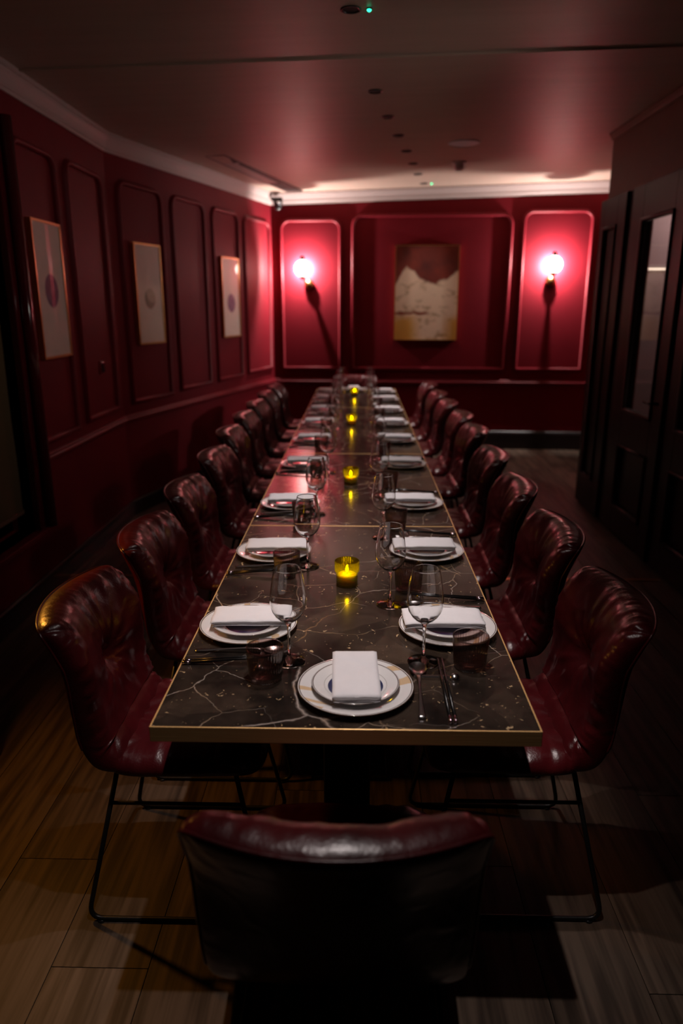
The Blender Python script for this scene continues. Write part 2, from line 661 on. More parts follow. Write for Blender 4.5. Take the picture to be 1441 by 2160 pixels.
def mat_painting():
    """abstract canvas: rust sky, veined cream middle, ochre foot. Object x = across, z = up, origin at the centre"""
    m, nt, out = new_mat('abstract_canvas')
    p = N(nt, 'BsdfPrincipled', Roughness=0.55)
    tc = N(nt, 'TexCoord')
    sx = N(nt, 'SeparateXYZ')
    L(nt, tc, 'Object', sx, 'Vector')
    # cream ground with thin brown strokes
    mp = N(nt, 'Mapping')
    mp.inputs['Rotation'].default_value = (0, -0.8, 0)
    mp.inputs['Scale'].default_value = (6.0, 1, 9.0)
    L(nt, tc, 'Object', mp, 'Vector')
    n = N(nt, 'TexNoise', Scale=1.3, Detail=5.0, Roughness=0.6)
    L(nt, mp, 'Vector', n, 'Vector')
    cr = N(nt, 'ValToRGB')
    e = cr.color_ramp.elements
    e[0].position, e[0].color = 0.34, (0.44, 0.28, 0.15, 1)
    e[1].position, e[1].color = 0.47, (0.80, 0.60, 0.42, 1)
    L(nt, n, 'Fac', cr, 'Fac')
    # rust area: z above a zigzag of x
    nz = N(nt, 'TexNoise', Scale=9.0, Detail=3.0)
    L(nt, tc, 'Object', nz, 'Vector')
    # zigzag line through piecewise curve
    fc = N(nt, 'FloatCurve')
    c = fc.mapping.curves[0]
    pts = [(0.0, 0.585), (0.17, 0.80), (0.48, 0.60), (0.62, 0.60), (0.82, 0.64), (1.0, 0.74)]
    c.points[0].location = pts[0]
    c.points[1].location = pts[-1]
    for q in pts[1:-1]:
        c.points.new(*q)
    for q in c.points:
        q.handle_type = 'VECTOR'
    fc.mapping.update()
    mrx = N(nt, 'MapRange')
    mrx.inputs['From Min'].default_value = -0.34
    mrx.inputs['From Max'].default_value = 0.34
    L(nt, sx, 'X', mrx, 'Value')
    L(nt, mrx, 'Result', fc, 'Value')
    mrz = N(nt, 'MapRange')
    mrz.inputs['From Min'].default_value = -0.485
    mrz.inputs['From Max'].default_value = 0.485
    L(nt, sx, 'Z', mrz, 'Value')
    nn = N(nt, 'Math', operation='MULTIPLY_ADD')
    nn.inputs[1].default_value = 0.10
    L(nt, nz, 'Fac', nn, 0)
    L(nt, mrz, 'Result', nn, 2)
    df = N(nt, 'Math', operation='SUBTRACT')
    L(nt, nn, 0, df, 0)
    L(nt, fc, 'Value', df, 1)
    st = N(nt, 'MapRange')
    st.inputs['From Min'].default_value = 0.04
    st.inputs['From Max'].default_value = 0.07
    L(nt, df, 0, st, 'Value')
    rr = N(nt, 'ValToRGB')
    rr.color_ramp.elements[0].position = 0.3
    rr.color_ramp.elements[1].position = 0.7
    rr.color_ramp.elements[0].color = (0.10, 0.013, 0.008, 1)
    rr.color_ramp.elements[1].color = (0.24, 0.032, 0.014, 1)
    nr = N(nt, 'TexNoise', Scale=5.0, Detail=4.0)
    L(nt, tc, 'Object', nr, 'Vector')
    L(nt, nr, 'Fac', rr, 'Fac')
    m1 = N(nt, 'Mix', data_type='RGBA')
    L(nt, st, 'Result', m1, 0)
    L(nt, cr, 'Color', m1, 6)
    L(nt, rr, 'Color', m1, 7)
    # ochre foot: low, strongest at both sides, with a rust line on top at the left
    lo = N(nt, 'MapRange')
    lo.inputs['From Min'].default_value = 0.33
    lo.inputs['From Max'].default_value = 0.24
    L(nt, nn, 0, lo, 'Value')
    ax = N(nt, 'Math', operation='ABSOLUTE')
    sh = N(nt, 'Math', operation='SUBTRACT')
    sh.inputs[1].default_value = 0.06
    L(nt, sx, 'X', sh, 0)
    L(nt, sh, 0, ax, 0)
    sd = N(nt, 'MapRange')
    sd.inputs['From Min'].default_value = 0.10
    sd.inputs['From Max'].default_value = 0.24
    L(nt, ax, 0, sd, 'Value')
    mu = N(nt, 'Math', operation='MULTIPLY')
    L(nt, lo, 'Result', mu, 0)
    L(nt, sd, 'Result', mu, 1)
    m2 = N(nt, 'Mix', data_type='RGBA')
    L(nt, mu, 0, m2, 0)
    L(nt, m1, 2, m2, 6)
    m2.inputs[7].default_value = (0.66, 0.34, 0.06, 1)
    lb = N(nt, 'MapRange')
    lb.interpolation_type = 'SMOOTHSTEP'
    d2 = N(nt, 'Math', operation='SUBTRACT')
    d2.inputs[1].default_value = 0.335
    ab = N(nt, 'Math', operation='ABSOLUTE')
    L(nt, nn, 0, d2, 0)
    L(nt, d2, 0, ab, 0)
    lb.inputs['From Min'].default_value = 0.03
    lb.inputs['From Max'].default_value = 0.008
    L(nt, ab, 0, lb, 'Value')
    lx = N(nt, 'MapRange')
    lx.inputs['From Min'].default_value = 0.06
    lx.inputs['From Max'].default_value = -0.02
    L(nt, sx, 'X', lx, 'Value')
    mu2 = N(nt, 'Math', operation='MULTIPLY')
    L(nt, lb, 'Result', mu2, 0)
    L(nt, lx, 'Result', mu2, 1)
    m3 = N(nt, 'Mix', data_type='RGBA')
    L(nt, mu2, 0, m3, 0)
    L(nt, m2, 2, m3, 6)
    m3.inputs[7].default_value = (0.25, 0.05, 0.02, 1)
    L(nt, m3, 2, p, 'Base Color')
    L(nt, p, 'BSDF', out, 'Surface')


mat_painting()

# ------------------------------------------------------------------ mesh helpers


class MB:
    def __init__(s):
        s.v, s.f, s.smooth = [], [], []

    def add(s, vs, fs, smooth=True):
        o = len(s.v)
        s.v += [tuple(p) for p in vs]
        s.f += [tuple(i + o for i in q) for q in fs]
        s.smooth += [smooth] * len(fs)
        return s

    def box(s, x0, x1, y0, y1, z0, z1):
        vs = [(x0, y0, z0), (x1, y0, z0), (x1, y1, z0), (x0, y1, z0), (x0, y0, z1), (x1, y0, z1), (x1, y1, z1), (x0, y1, z1)]
        fs = [(0, 3, 2, 1), (4, 5, 6, 7), (0, 1, 5, 4), (1, 2, 6, 5), (2, 3, 7, 6), (3, 0, 4, 7)]
        return s.add(vs, fs, False)

    def prism(s, pts, z0, z1):
        """vertical prism over a footprint (counter-clockwise); z0/z1 a number or one per point"""
        n = len(pts)
        za = z0 if isinstance(z0, (list, tuple)) else [z0] * n
        zb = z1 if isinstance(z1, (list, tuple)) else [z1] * n
        vs = [(p[0], p[1], za[i]) for i, p in enumerate(pts)] + [(p[0], p[1], zb[i]) for i, p in enumerate(pts)]
        fs = [tuple(range(n - 1, -1, -1)), tuple(range(n, 2 * n))]
        fs += [(i, (i + 1) % n, n + (i + 1) % n, n + i) for i in range(n)]
        return s.add(vs, fs, False)

    def lathe(s, prof, n=32, c=(0, 0, 0), rib=None, smooth=True):
        """profile of (r, z); closed where r = 0. rib(angle, i) -> radius factor"""
        vs, fs, rings = [], [], []
        for i, (r, z) in enumerate(prof):
            if r < 1e-6:
                rings.append([len(vs)])
                vs.append((c[0], c[1], c[2] + z))
            else:
                ring = []
                for k in range(n):
                    a = 2 * PI * k / n
                    rr = r * (rib(a, i) if rib else 1)
                    ring.append(len(vs))
                    vs.append((c[0] + rr * math.cos(a), c[1] + rr * math.sin(a), c[2] + z))
                rings.append(ring)
        for a, b in zip(rings, rings[1:]):
            for k in range(n):
                k2 = (k + 1) % n
                if len(a) == 1 and len(b) == 1:
                    continue
                if len(a) == 1:
                    fs.append((a[0], b[k], b[k2])[::-1])
                elif len(b) == 1:
                    fs.append((a[k], a[k2], b[0]))
                else:
                    fs.append((a[k], a[k2], b[k2], b[k]))
        return s.add(vs, fs, smooth)

    def tube(s, path, r, n=8, closed=False):
        P = [Vector(p) for p in path]
        m_ = len(P)
        rs = r if isinstance(r, (list, tuple)) else [r] * m_
        T = []
        for i in range(m_):
            a = P[i - 1] if (i > 0 or closed) else P[i]
            b = P[(i + 1) % m_] if (i < m_ - 1 or closed) else P[i]
            T.append((b - a).normalized())
        up = Vector((0, 0, 1)) if abs(T[0].z) < 0.9 else Vector((1, 0, 0))
        nrm = (up - T[0] * up.dot(T[0])).normalized()
        vs, fs = [], []
        for i in range(m_):
            nrm = (nrm - T[i] * nrm.dot(T[i])).normalized()
            bn = T[i].cross(nrm)
            for k in range(n):
                a = 2 * PI * k / n
                vs.append(P[i] + (nrm * math.cos(a) + bn * math.sin(a)) * rs[i])
        segs = m_ if closed else m_ - 1
        for i in range(segs):
            j = (i + 1) % m_
            for k in range(n):
                k2 = (k + 1) % n
                fs.append((i * n + k, i * n + k2, j * n + k2, j * n + k))
        if not closed:
            fs.append(tuple(range(n))[::-1])
            fs.append(tuple((m_ - 1) * n + k for k in range(n)))
        return s.add(vs, fs)

    def sweep(s, path, prof, frame, closed=True):
        """profile of (across, out) swept round a planar path of (u, w); frame = (origin, U, W, N)"""
        O, U, Wv, Nn = [Vector(q) for q in frame]
        m_ = len(path)
        vs, fs = [], []
        k_ = len(prof)
        for i in range(m_):
            p = Vector(path[i])
            a = Vector(path[i - 1]) if (i > 0 or closed) else p
            b = Vector(path[(i + 1) % m_]) if (i < m_ - 1 or closed) else p
            d1 = (p - a).normalized() if (p - a).length > 1e-9 else (b - p).normalized()
            d2 = (b - p).normalized() if (b - p).length > 1e-9 else d1
            t = (d1 + d2).normalized()
            nn = Vector((-t.y, t.x))
            k = 1.0 / max(0.5, t.dot(d1))
            for (ac, outw) in prof:
                q = p + nn * (ac * k)
                vs.append(O + U * q.x + Wv * q.y + Nn * outw)
        for i in range(m_ if closed else m_ - 1):
            j = (i + 1) % m_
            for k in range(k_ - 1):
                fs.append((i * k_ + k, i * k_ + k + 1, j * k_ + k + 1, j * k_ + k))
        if not closed:
            fs.append(tuple(range(k_)))
            fs.append(tuple((m_ - 1) * k_ + k for k in range(k_))[::-1])
        return s.add(vs, fs)

    def mesh(s, name, mat, weld=0.0, fix=True):
        me = bpy.data.meshes.new(name)
        me.from_pydata([tuple(p) for p in s.v], [], s.f)
        me.polygons.foreach_set('use_smooth', s.smooth)
        if weld > 0 or fix:
            bm = bmesh.new()
            bm.from_mesh(me)
            if weld > 0:
                bmesh.ops.remove_doubles(bm, verts=bm.verts, dist=weld)
            if fix:
                bmesh.ops.recalc_face_normals(bm, faces=bm.faces)
            bm.to_mesh(me)
            bm.free()
        me.materials.append(MATS[mat])
        me.update()
        return me


def obj(name, mb, mat, parent=None, loc=None, rotz=None, weld=0.0, bevel=0.0, segs=2):
    me = mb if isinstance(mb, bpy.types.Mesh) else mb.mesh(name, mat, weld)
    o = bpy.data.objects.new(name, me)
    COL.objects.link(o)
    if parent is not None:
        o.parent = parent
    if loc is not None:
        o.location = loc
    if rotz is not None:
        o.rotation_euler = (0, 0, rotz)
    if bevel > 0:
        md = o.modifiers.new('edge', 'BEVEL')
        md.width = bevel
        md.segments = segs
        md.limit_method = 'ANGLE'
        md.angle_limit = math.radians(40)
    return o


def tag(o, label, cat, group=None, kind=None):
    if label:
        o['label'] = label
    if cat:
        o['category'] = cat
    if group:
        o['group'] = group
    if kind:
        o['kind'] = kind
    return o


def thing(name, label, cat, loc=(0, 0, 0), rotz=0.0, group=None):
    o = bpy.data.objects.new(name, None)
    o.empty_display_size = 0.05
    COL.objects.link(o)
    o.location = loc
    o.rotation_euler = (0, 0, rotz)
    return tag(o, label, cat, group)


def struct(name, mb, mat, label=None, **kw):
    o = obj(name, mb, mat, **kw)
    o['kind'] = 'structure'
    if label:
        o['label'] = label
    return o


def copy_tree(o, parent=None):
    c = o.copy()
    COL.objects.link(c)
    if parent is not None:
        c.parent = parent
    for ch in list(o.children):
        copy_tree(ch, c)
    return c


def arc(c, r, a0, a1, n):
    return [(c[0] + r * math.cos(a0 + (a1 - a0) * i / n), c[1] + r * math.sin(a0 + (a1 - a0) * i / n)) for i in range(n + 1)]


def fillet(path, rad, n=6):
    P = [Vector(p) for p in path]
    out_ = [P[0]]
    for a, b, c in zip(P, P[1:], P[2:]):
        d1, d2 = (a - b).normalized(), (c - b).normalized()
        ang = d1.angle(d2)
        t = min(rad / math.tan(ang / 2), (a - b).length * 0.45, (c - b).length * 0.45)
        p1, p2 = b + d1 * t, b + d2 * t
        for i in range(n + 1):
            k = i / n
            out_.append(p1 * (1 - k) ** 2 + b * 2 * k * (1 - k) + p2 * k * k)
    out_.append(P[-1])
    return out_


def smooth_path(pts, n):
    """Catmull-Rom through 2-D points, resampled to n even steps"""
    P = [Vector(p) for p in pts]
    P = [P[0] * 2 - P[1]] + P + [P[-1] * 2 - P[-2]]
    dense = []
    for i in range(1, len(P) - 2):
        p0, p1, p2, p3 = P[i - 1:i + 3]
        for k in range(24):
            t = k / 24
            dense.append(0.5 * ((2 * p1) + (p2 - p0) * t + (2 * p0 - 5 * p1 + 4 * p2 - p3) * t * t + (3 * p1 - p0 - 3 * p2 + p3) * t ** 3))
    dense.append(P[-2])
    ds = [0.0]
    for a, b in zip(dense, dense[1:]):
        ds.append(ds[-1] + (b - a).length)
    tot = ds[-1]
    res, j = [], 0
    for i in range(n):
        s = tot * i / (n - 1)
        while j < len(ds) - 2 and ds[j + 1] < s:
            j += 1
        k = (s - ds[j]) / max(1e-9, ds[j + 1] - ds[j])
        res.append(dense[j].lerp(dense[j + 1], min(1, max(0, k))))
    return res, tot


# ------------------------------------------------------------------ the room
CZ = lambda x: 2.745 + 0.025 * x          # the ceiling rises a little to the right
XL = -1.75                                # wall with the prints, near part
KINK = Vector((-1.75, 5.36))
CORN = Vector((-0.952, 8.299))
BR = Vector((3.05, 8.095))
XR = 1.87
Y0 = -1.7

# floor: dark subfloor with individual oak planks
fl = struct('floor', MB().box(-1.95, 3.2, Y0, 8.5, -0.06, -0.012), 'subfloor_mat', 'brown oak plank floor running the length of the dining room')
PW = 0.2425
plank_meshes = {}
x = -0.51 - 6 * PW
row = 0
while x < 3.1:
    y = Y0 - (0.0, 1.35, 0.62, 1.95, 0.95)[row % 5]
    if abs(x + 0.7525) < 0.01 or abs(x + 0.51) < 0.01:
        y = 1.39 - 2.2 * 2 if abs(x + 0.51) > 0.01 else 0.15 - 2.2
    while y < 8.45:
        ya, yb = max(y, Y0), min(y + 2.2, 8.45)
        if yb - ya > 0.05:
            ln_ = round(yb - ya, 3)
            if ln_ not in plank_meshes:
                g = 0.0012
                plank_meshes[ln_] = MB().box(g, PW - g, g, ln_ - g, -0.012, 0.0).mesh('plank', 'oak_plank')
            obj('plank', plank_meshes[ln_], 'oak_plank', fl, loc=(x, ya, 0))
        y += 2.2
    x += PW
    row += 1

# ceiling: two boards that meet at a joint across the room
def slab(y0, y1, dz=0.0):
    return MB().prism([(-2.1, y0), (3.2, y0), (3.2, y1), (-2.1, y1)],
                      [CZ(-2.1) + dz, CZ(3.2) + dz, CZ(3.2) + dz, CZ(-2.1) + dz], 3.05)


ce = struct('ceiling', slab(4.024, 8.6), 'ceiling_paint', 'satin painted ceiling of the dining room')
struct('ceiling.001', slab(Y0 - 0.1, 4.024, 0.004), 'ceiling_paint', 'satin painted ceiling above the front of the table, before the joint')
# narrow joint strip
js = MB().prism([(-1.75, 4.012), (XR, 4.012), (XR, 4.040), (-1.75, 4.040)],
                [CZ(-1.75) - 0.004, CZ(XR) - 0.004, CZ(XR) - 0.004, CZ(-1.75) - 0.004], [CZ(-1.75) + 0.02, CZ(XR) + 0.02, CZ(XR) + 0.02, CZ(-1.75) + 0.02])
struct('trim_1', js, 'ceiling_paint')
struct('trim_2', MB().box(-1.74, XR - 0.06, 4.045, 4.075, -0.002, 0.004), 'aged_brass')   # threshold strip in the floor

# walls
def wall_prism(pts, z0=0.0, z1=2.86):
    return MB().prism(pts, z0, z1)


WY0, WY1 = 2.55, 3.70                     # window with blind in the near part of the left wall
wl = MB()
wl.box(XL - 0.12, XL, Y0, WY0, 0, 2.86)
wl.box(XL - 0.12, XL, WY1, KINK.y, 0, 2.86)
wl.box(XL - 0.12, XL, WY0, WY1, 0, 0.40)
wl.box(XL - 0.12, XL, WY0, WY1, 2.35, 2.86)
wall_left = struct('wall_left', wl, 'wall_paint', 'deep red panelled wall hung with two of the prints')
ud = (CORN - KINK).normalized()
nd = Vector((ud.y, -ud.x))                # into the room
a, b = KINK, CORN + ud * 0.15
wall_ang = struct('wall_left_angled', wall_prism([a, a - nd * 0.12, b - nd * 0.12, b][::-1]), 'wall_paint',
                  'deep red panelled wall running at an angle to the back corner')
ub = (BR - CORN).normalized()
nb = Vector((ub.y, -ub.x))                # into the room (towards -y)
a, b = CORN - ub * 0.1, BR
wall_back = struct('wall_back', wall_prism([a, b, b - nb * 0.12, a - nb * 0.12]), 'wall_paint',
                   'deep red panelled back wall with two globe sconces and a painting')
struct('wall_front', MB().box(-1.9, 3.1, Y0 - 0.12, Y0, 0, 2.9), 'black_paint')
struct('light_blocker_panel', MB().box(XL, -1.295, 2.20, 2.25, 0, 2.68), 'wall_paint')  # unseen panel added to keep the amber light off the wall-side floor
struct('wall_far_right', MB().box(3.0, 3.12, 5.7, 8.4, 0, 2.86), 'wall_paint')
# right wall: plaster above the timber front, with openings for the doors
wr = MB()
wr.box(XR, XR + 0.10, Y0, 5.90, 2.32, 2.86)
wr.box(XR, XR + 0.10, Y0, 3.46, 0, 2.32)
wr.box(XR, XR + 0.10, 5.22, 5.90, 0, 2.32)
struct('wall_right', wr, 'plaster', 'brown plaster wall above the dark timber doors')
struct('wall_return', MB().box(XR + 0.10, 3.0, 5.80, 5.90, 0, 2.86), 'corridor_paint')
struct('wall_corridor', MB().box(2.98, 3.08, 2.6, 5.80, 0, 2.86), 'corridor_paint')
struct('wall_corridor_end', MB().box(XR + 0.10, 3.0, 2.5, 2.6, 0, 2.86), 'corridor_paint')


# strips along walls ---------------------------------------------------
def strip(name, p0, p1, n, prof, mat, ceil=False, label=None, ext0=0.0, ext1=0.0, mid=1):
    """profile of (out, z) extruded along the wall from p0 to p1; with ceil the z counts from the ceiling"""
    p0, p1, n = Vector(p0), Vector(p1), Vector(n)
    t = (p1 - p0).normalized()
    mb = MB()
    vs, fs = [], []
    for (p, e) in ((p0, -ext0), (p1, ext1)):
        for (o_, z) in prof:
            q = p + n * o_ + t * e
            # mitre: slide along the wall in proportion to the reach
            q = q + t * (o_ * (-mit0 if p is p0 else mit1))
            vs.append((q.x, q.y, z + (CZ(q.x) if ceil else 0)))
    k = len(prof)
    for i in range(k):
        j = (i + 1) % k
        fs.append((i, j, k + j, k + i))
    fs.append(tuple(range(k))[::-1])
    fs.append(tuple(range(k, 2 * k)))
    mb.add(vs, fs, False)
    return struct(name, mb, mat, label)


mit0 = mit1 = 0.0
RAIL = [(0, 0.722), (0.012, 0.726), (0.022, 0.738), (0.024, 0.752), (0.016, 0.762), (0.018, 0.770), (0.010, 0.778), (0, 0.780)]
SKIRT = [(0, 0), (0.018, 0), (0.018, 0.095), (0.014, 0.112), (0.008, 0.120), (0, 0.122)]
SKIRT_B = [(0, 0), (0.018, 0), (0.018, 0.17), (0.012, 0.195), (0, 0.205)]
COVE = [(0, -0.116), (0.009, -0.116), (0.012, -0.100), (0.018, -0.094), (0.020, -0.078), (0.028, -0.054), (0.038, -0.038), (0.042, -0.024), (0.050, -0.018), (0.052, 0.02), (0, 0.02)]
k2 = math.tan(math.acos(max(-1, min(1, ud.dot(Vector((0, 1)))))) / 2)
kc = math.tan(math.radians(90) / 2) * 0.78
P = lambda v: (v.x, v.y)
for nm, prof, mat, c in (('trim_3', RAIL, 'trim_paint', False), ('baseboard_left', SKIRT, 'black_plastic', False), ('trim_4', COVE, 'cornice_paint', True)):
    mit0, mit1 = 0.0, -k2 * -1 * 0
    y_start = {'trim_3': 3.83, 'baseboard_left': 0.8, 'trim_4': Y0}[nm]
    strip(nm, (XL, y_start), P(KINK), (1, 0), prof, mat, c)
for nm, prof, mat, c in (('trim_5', RAIL, 'trim_paint', False), ('baseboard_left_angled', SKIRT, 'black_plastic', False), ('trim_6', COVE, 'cornice_paint', True)):
    mit0, mit1 = 0.0, 0.0
    strip(nm, P(KINK), P(CORN), P(nd), prof, mat, c)
for nm, prof, mat, c in (('trim_7', RAIL, 'trim_paint', False), ('baseboard_back', SKIRT_B, 'black_paint', False), ('trim_8', COVE, 'cornice_paint', True)):
    mit0, mit1 = 0.0, 0.0
    strip(nm, P(CORN), P(BR), P(nb), prof, mat, c)
strip('trim_9', (XR, 5.90), (XR, Y0), (-1, 0), [(0, -0.05), (0.012, -0.05), (0.02, -0.03), (0.035, -0.012), (0.035, 0.02), (0, 0.02)], 'plaster', True)


# panel mouldings ------------------------------------------------------
MOULD = [(0.020, 0.0), (0.019, 0.010), (0.013, 0.021), (0.004, 0.026), (-0.006, 0.023), (-0.012, 0.013), (-0.017, 0.007), (-0.020, 0.0)]


def moulding(wall, org, U, n, u0, u1, z0, z1, rad=0.085):
    path = [(u0, z0), (u1, z0)]
    path += arc((u1 - rad, z1 - rad), rad, 0, PI / 2, 8)
    path += arc((u0 + rad, z1 - rad), rad, PI / 2, PI, 8)
    frame = ((org.x, org.y, 0), (U.x, U.y, 0), (0, 0, 1), (n.x, n.y, 0))
    obj('panel_moulding', MB().sweep(path, MOULD, frame, True), 'trim_paint', wall)


vL = Vector((0, 1))
o_ = Vector((XL, 0))
n_ = Vector((1, 0))
moulding(wall_left, o_, vL, n_, 3.90, 4.43, 0.84, 2.385)
moulding(wall_left, o_, vL, n_, 4.60, 5.21, 0.86, 2.40)
for s0, s1, z0 in ((0.12, 0.71, 0.865), (0.875, 1.435, 0.885), (1.60, 2.15, 0.893), (2.30, 2.955, 0.905)):
    moulding(wall_ang, KINK, ud, nd, s0, s1, z0, 2.42)
for s0, s1, z1 in ((0.105, 0.750, 2.455), (0.885, 2.565, 2.495), (2.69, 3.40, 2.525)):
    moulding(wall_back, CORN, ub, nb, s0, s1, 0.893, z1, 0.10)

# window with a fabric blind in the near left wall
w1 = MB()
w1.box(XL - 0.10, XL + 0.035, WY1, WY1 + 0.055, 0.36, 2.42)
w1.box(XL - 0.10, XL + 0.035, WY0 - 0.055, WY0, 0.36, 2.42)
w1.box(XL - 0.10, XL + 0.035, WY0, WY1, 2.35, 2.42)
win = struct('window_1', w1, 'gloss_red', 'red gloss window surround with a beige fabric blind', bevel=0.006)
obj('sill', MB().box(XL - 0.10, XL + 0.05, WY0 - 0.06, WY1 + 0.06, 0.365, 0.40), 'trim_paint', win, bevel=0.006)
hr = MB().tube([(XL + 0.045, WY1 + 0.095, 0.40), (XL + 0.045, WY1 + 0.095, 2.45)], 0.035, 14)
struct('trim_10', hr, 'gloss_red')       # round red upright beside the window
bl = thing('roller_blind', 'beige fabric roller blind drawn down in the red window surround', 'blind', (XL - 0.05, (WY0 + WY1) / 2, 0.50))
hw = (WY1 - WY0) / 2 - 0.01
obj('fabric', MB().add([(0.002 * math.sin(k * 1.3), -hw if j else hw, 0.02 + 1.78 * k / 12) for k in range(13) for j in (0, 1)], [(2 * k, 2 * k + 1, 2 * k + 3, 2 * k + 2) for k in range(12)]), 'blind_fabric', bl)
obj('bottom_bar', MB().box(-0.008, 0.008, -hw, hw, 0.0, 0.022), 'plaster', bl)
obj('roller', MB().tube([(0, -hw, 1.815), (0, hw, 1.815)], 0.028, 14), 'plaster', bl)
obj('glass_pane', MB().box(XL - 0.108, XL - 0.102, WY0, WY1, 0.40, 2.35), 'pane_glass', win)
light('blind_backlight', 'POINT', (-2.9, 3.1, 2.6), 16.0, (1.0, 0.72, 0.42), shadow_soft_size=0.1)   # added outside the window to light the blind from behind

# right-hand timber front: fixed leaf, glazed door, and a third leaf ---------------
XF = XR - 0.045                           # front face of the timber


def leaf(name, y0, y1, z1, panels, label, glass=None):
    """timber leaf of stiles and rails with recessed panels; panels = [(ya, yb, za, zb)], glass one of them"""
    holes = sorted(panels, key=lambda p: p[2])
    ya, yb = holes[0][0], holes[0][1]
    root = MB()
    root.box(XF, XR + 0.02, y0, ya, 0.02, z1)
    root.box(XF, XR + 0.02, yb, y1, 0.02, z1)
    z = 0.02
    for p in holes:
        root.box(XF, XR + 0.02, ya, yb, z, p[2])
        z = p[3]
    root.box(XF, XR + 0.02, ya, yb, z, z1)
    o = struct(name, root, 'dark_wood', label, bevel=0.003)
    for p in holes:
        fr = MB()
        path = [(p[0], p[2]), (p[1], p[2]), (p[1], p[3]), (p[0], p[3])]
        prof = [(0.004, 0.0), (0.002, 0.012), (-0.008, 0.012), (-0.018, 0.004), (-0.022, -0.02), (0.004, -0.02)]
        fr.sweep(path, [(-q[0], q[1]) for q in prof][::-1], ((XF, 0, 0), (0, 1, 0), (0, 0, 1), (-1, 0, 0)), True)
        obj('panel_moulding', fr, 'dark_wood', o)
        if glass == p:
            obj('glass_pane', MB().box(XF + 0.026, XF + 0.032, p[0], p[1], p[2], p[3]), 'pane_glass', o)
        else:
            obj('panel', MB().box(XF + 0.022, XF + 0.04, p[0], p[1], p[2], p[3]), 'dark_wood', o)
    return o


leaf('door_1', 5.36, 5.90, 2.325, [(5.52, 5.81, 0.26, 2.13)], 'fixed dark timber leaf with one tall panel beside the back wall')
gp = (4.53, 5.03, 0.88, 2.115)
d2 = leaf('door_2', 4.36, 5.235, 2.325, [(4.53, 5.03, 0.20, 0.645), gp], 'dark timber door with a tall glass pane over a low panel', gp)
obj('door_handle', MB().tube(fillet([(XF, 4.44, 1.0), (XF - 0.05, 4.44, 1.0), (XF - 0.05, 4.54, 1.0)], 0.015), 0.009, 8), 'black_steel', d2)
struct('trim_11', MB().box(XR - 0.02, XR + 0.02, 5.235, 5.36, 0.02, 2.325), 'black_gap')
leaf('door_3', 3.46, 4.33, 2.325, [(3.66, 4.16, 0.20, 0.645), (3.66, 4.16, 0.88, 2.115)], 'dark timber leaf in the shade before the glazed door')
struct('trim_12', MB().box(XF - 0.02, XF + 0.01, 4.325, 4.368, 0.02, 2.325), 'dark_wood', bevel=0.006)
struct('baseboard_right', MB().box(XF, XR, Y0, 3.46, 0, 2.32), 'black_paint')
sl_ = thing('glow_strip', 'thin warm glowing strip behind the timber door pane, stand-in for reflected lamps', 'lamp', (2.30, 5.79, 1.84))  # glowing strip added in place of lamps reflected in the door glass
obj('housing', MB().box(-0.14, 0.14, -0.02, 0.008, 0.015, 0.03), 'white_plastic', sl_)
obj('tube', MB().tube([(-0.13, -0.012, 0.0), (0.13, -0.012, 0.0)], 0.007, 8), 'strip_glow', sl_)
light('corridor_fill', 'POINT', (2.45, 5.35, 2.25), 11.0, (1.0, 0.85, 0.80), shadow_soft_size=0.06)  # light added behind the door to brighten its glass pane

# ------------------------------------------------------------------ ceiling fittings
def downlight(x, y, label, lit=1.0, at=None):
    z = CZ(x) + (0.004 if y < 4.02 else 0)
    t = thing('downlight', label, 'downlight', (x, y, z), group='pinhole downlights over the table')
    obj('trim_ring', MB().lathe([(0.034, 0.0), (0.043, 0.0), (0.044, -0.003), (0.040, -0.005), (0.034, -0.004), (0.034, 0.0)], 28), 'black_plastic', t)
    obj('baffle', MB().lathe([(0.0, -0.0012), (0.035, -0.0015)], 28), 'black_gap', t)
    if lit > 0:
        light('downlight_lamp', 'SPOT', (0, 0, -0.02), DOWN_W * lit, DOWN_COL, t, rot=aim((x, y, z), at) if at else (0, 0, 0), spot_size=math.radians(DOWN_CONE), spot_blend=0.85, shadow_soft_size=0.016)
    return t


ORD = ['first', 'second', 'third', 'fourth', 'fifth', 'sixth', 'seventh', 'eighth', 'ninth']
DL = [(-0.041, 3.42), (0.085, 4.60), (0.180, 5.19), (0.277, 5.74), (0.370, 6.29), (0.460, 6.83), (0.545, 7.37), (0.650, 7.93)]
for i, (x, y) in enumerate(DL):
    downlight(x, y, ('black pinhole downlight beside a green lamp, first of the ceiling row' if i == 0 else
                     'black pinhole downlight by the back cornice, last of the ceiling row' if i == 7 else
                     '%s black pinhole downlight of the ceiling row counted from the joint' % ORD[i]), 0.0 if i == 7 else 1.0)
light('painting_fill', 'SPOT', (0.545, 7.36, CZ(0.545) - 0.02), 14.0, DOWN_COL, spot_size=math.radians(44), spot_blend=1.0, shadow_soft_size=0.016,
      rot=aim((0.545, 7.36, CZ(0.545) - 0.02), (0.735, 8.17, 1.66)))   # spot added beside the seventh downlight to brighten the painting
for y in (1.15, 1.75, 2.30, 2.86):        # the row goes on above the frame; its first lamp is tilted towards the table
    light('downlight_lamp', 'SPOT', (-0.03, y, CZ(-0.03) - 0.02), DOWN_W, DOWN_COL, rot=(math.radians(7.0 if y < 1.2 else 0), 0, 0), spot_size=math.radians(DOWN_CONE), spot_blend=0.85, shadow_soft_size=0.016)

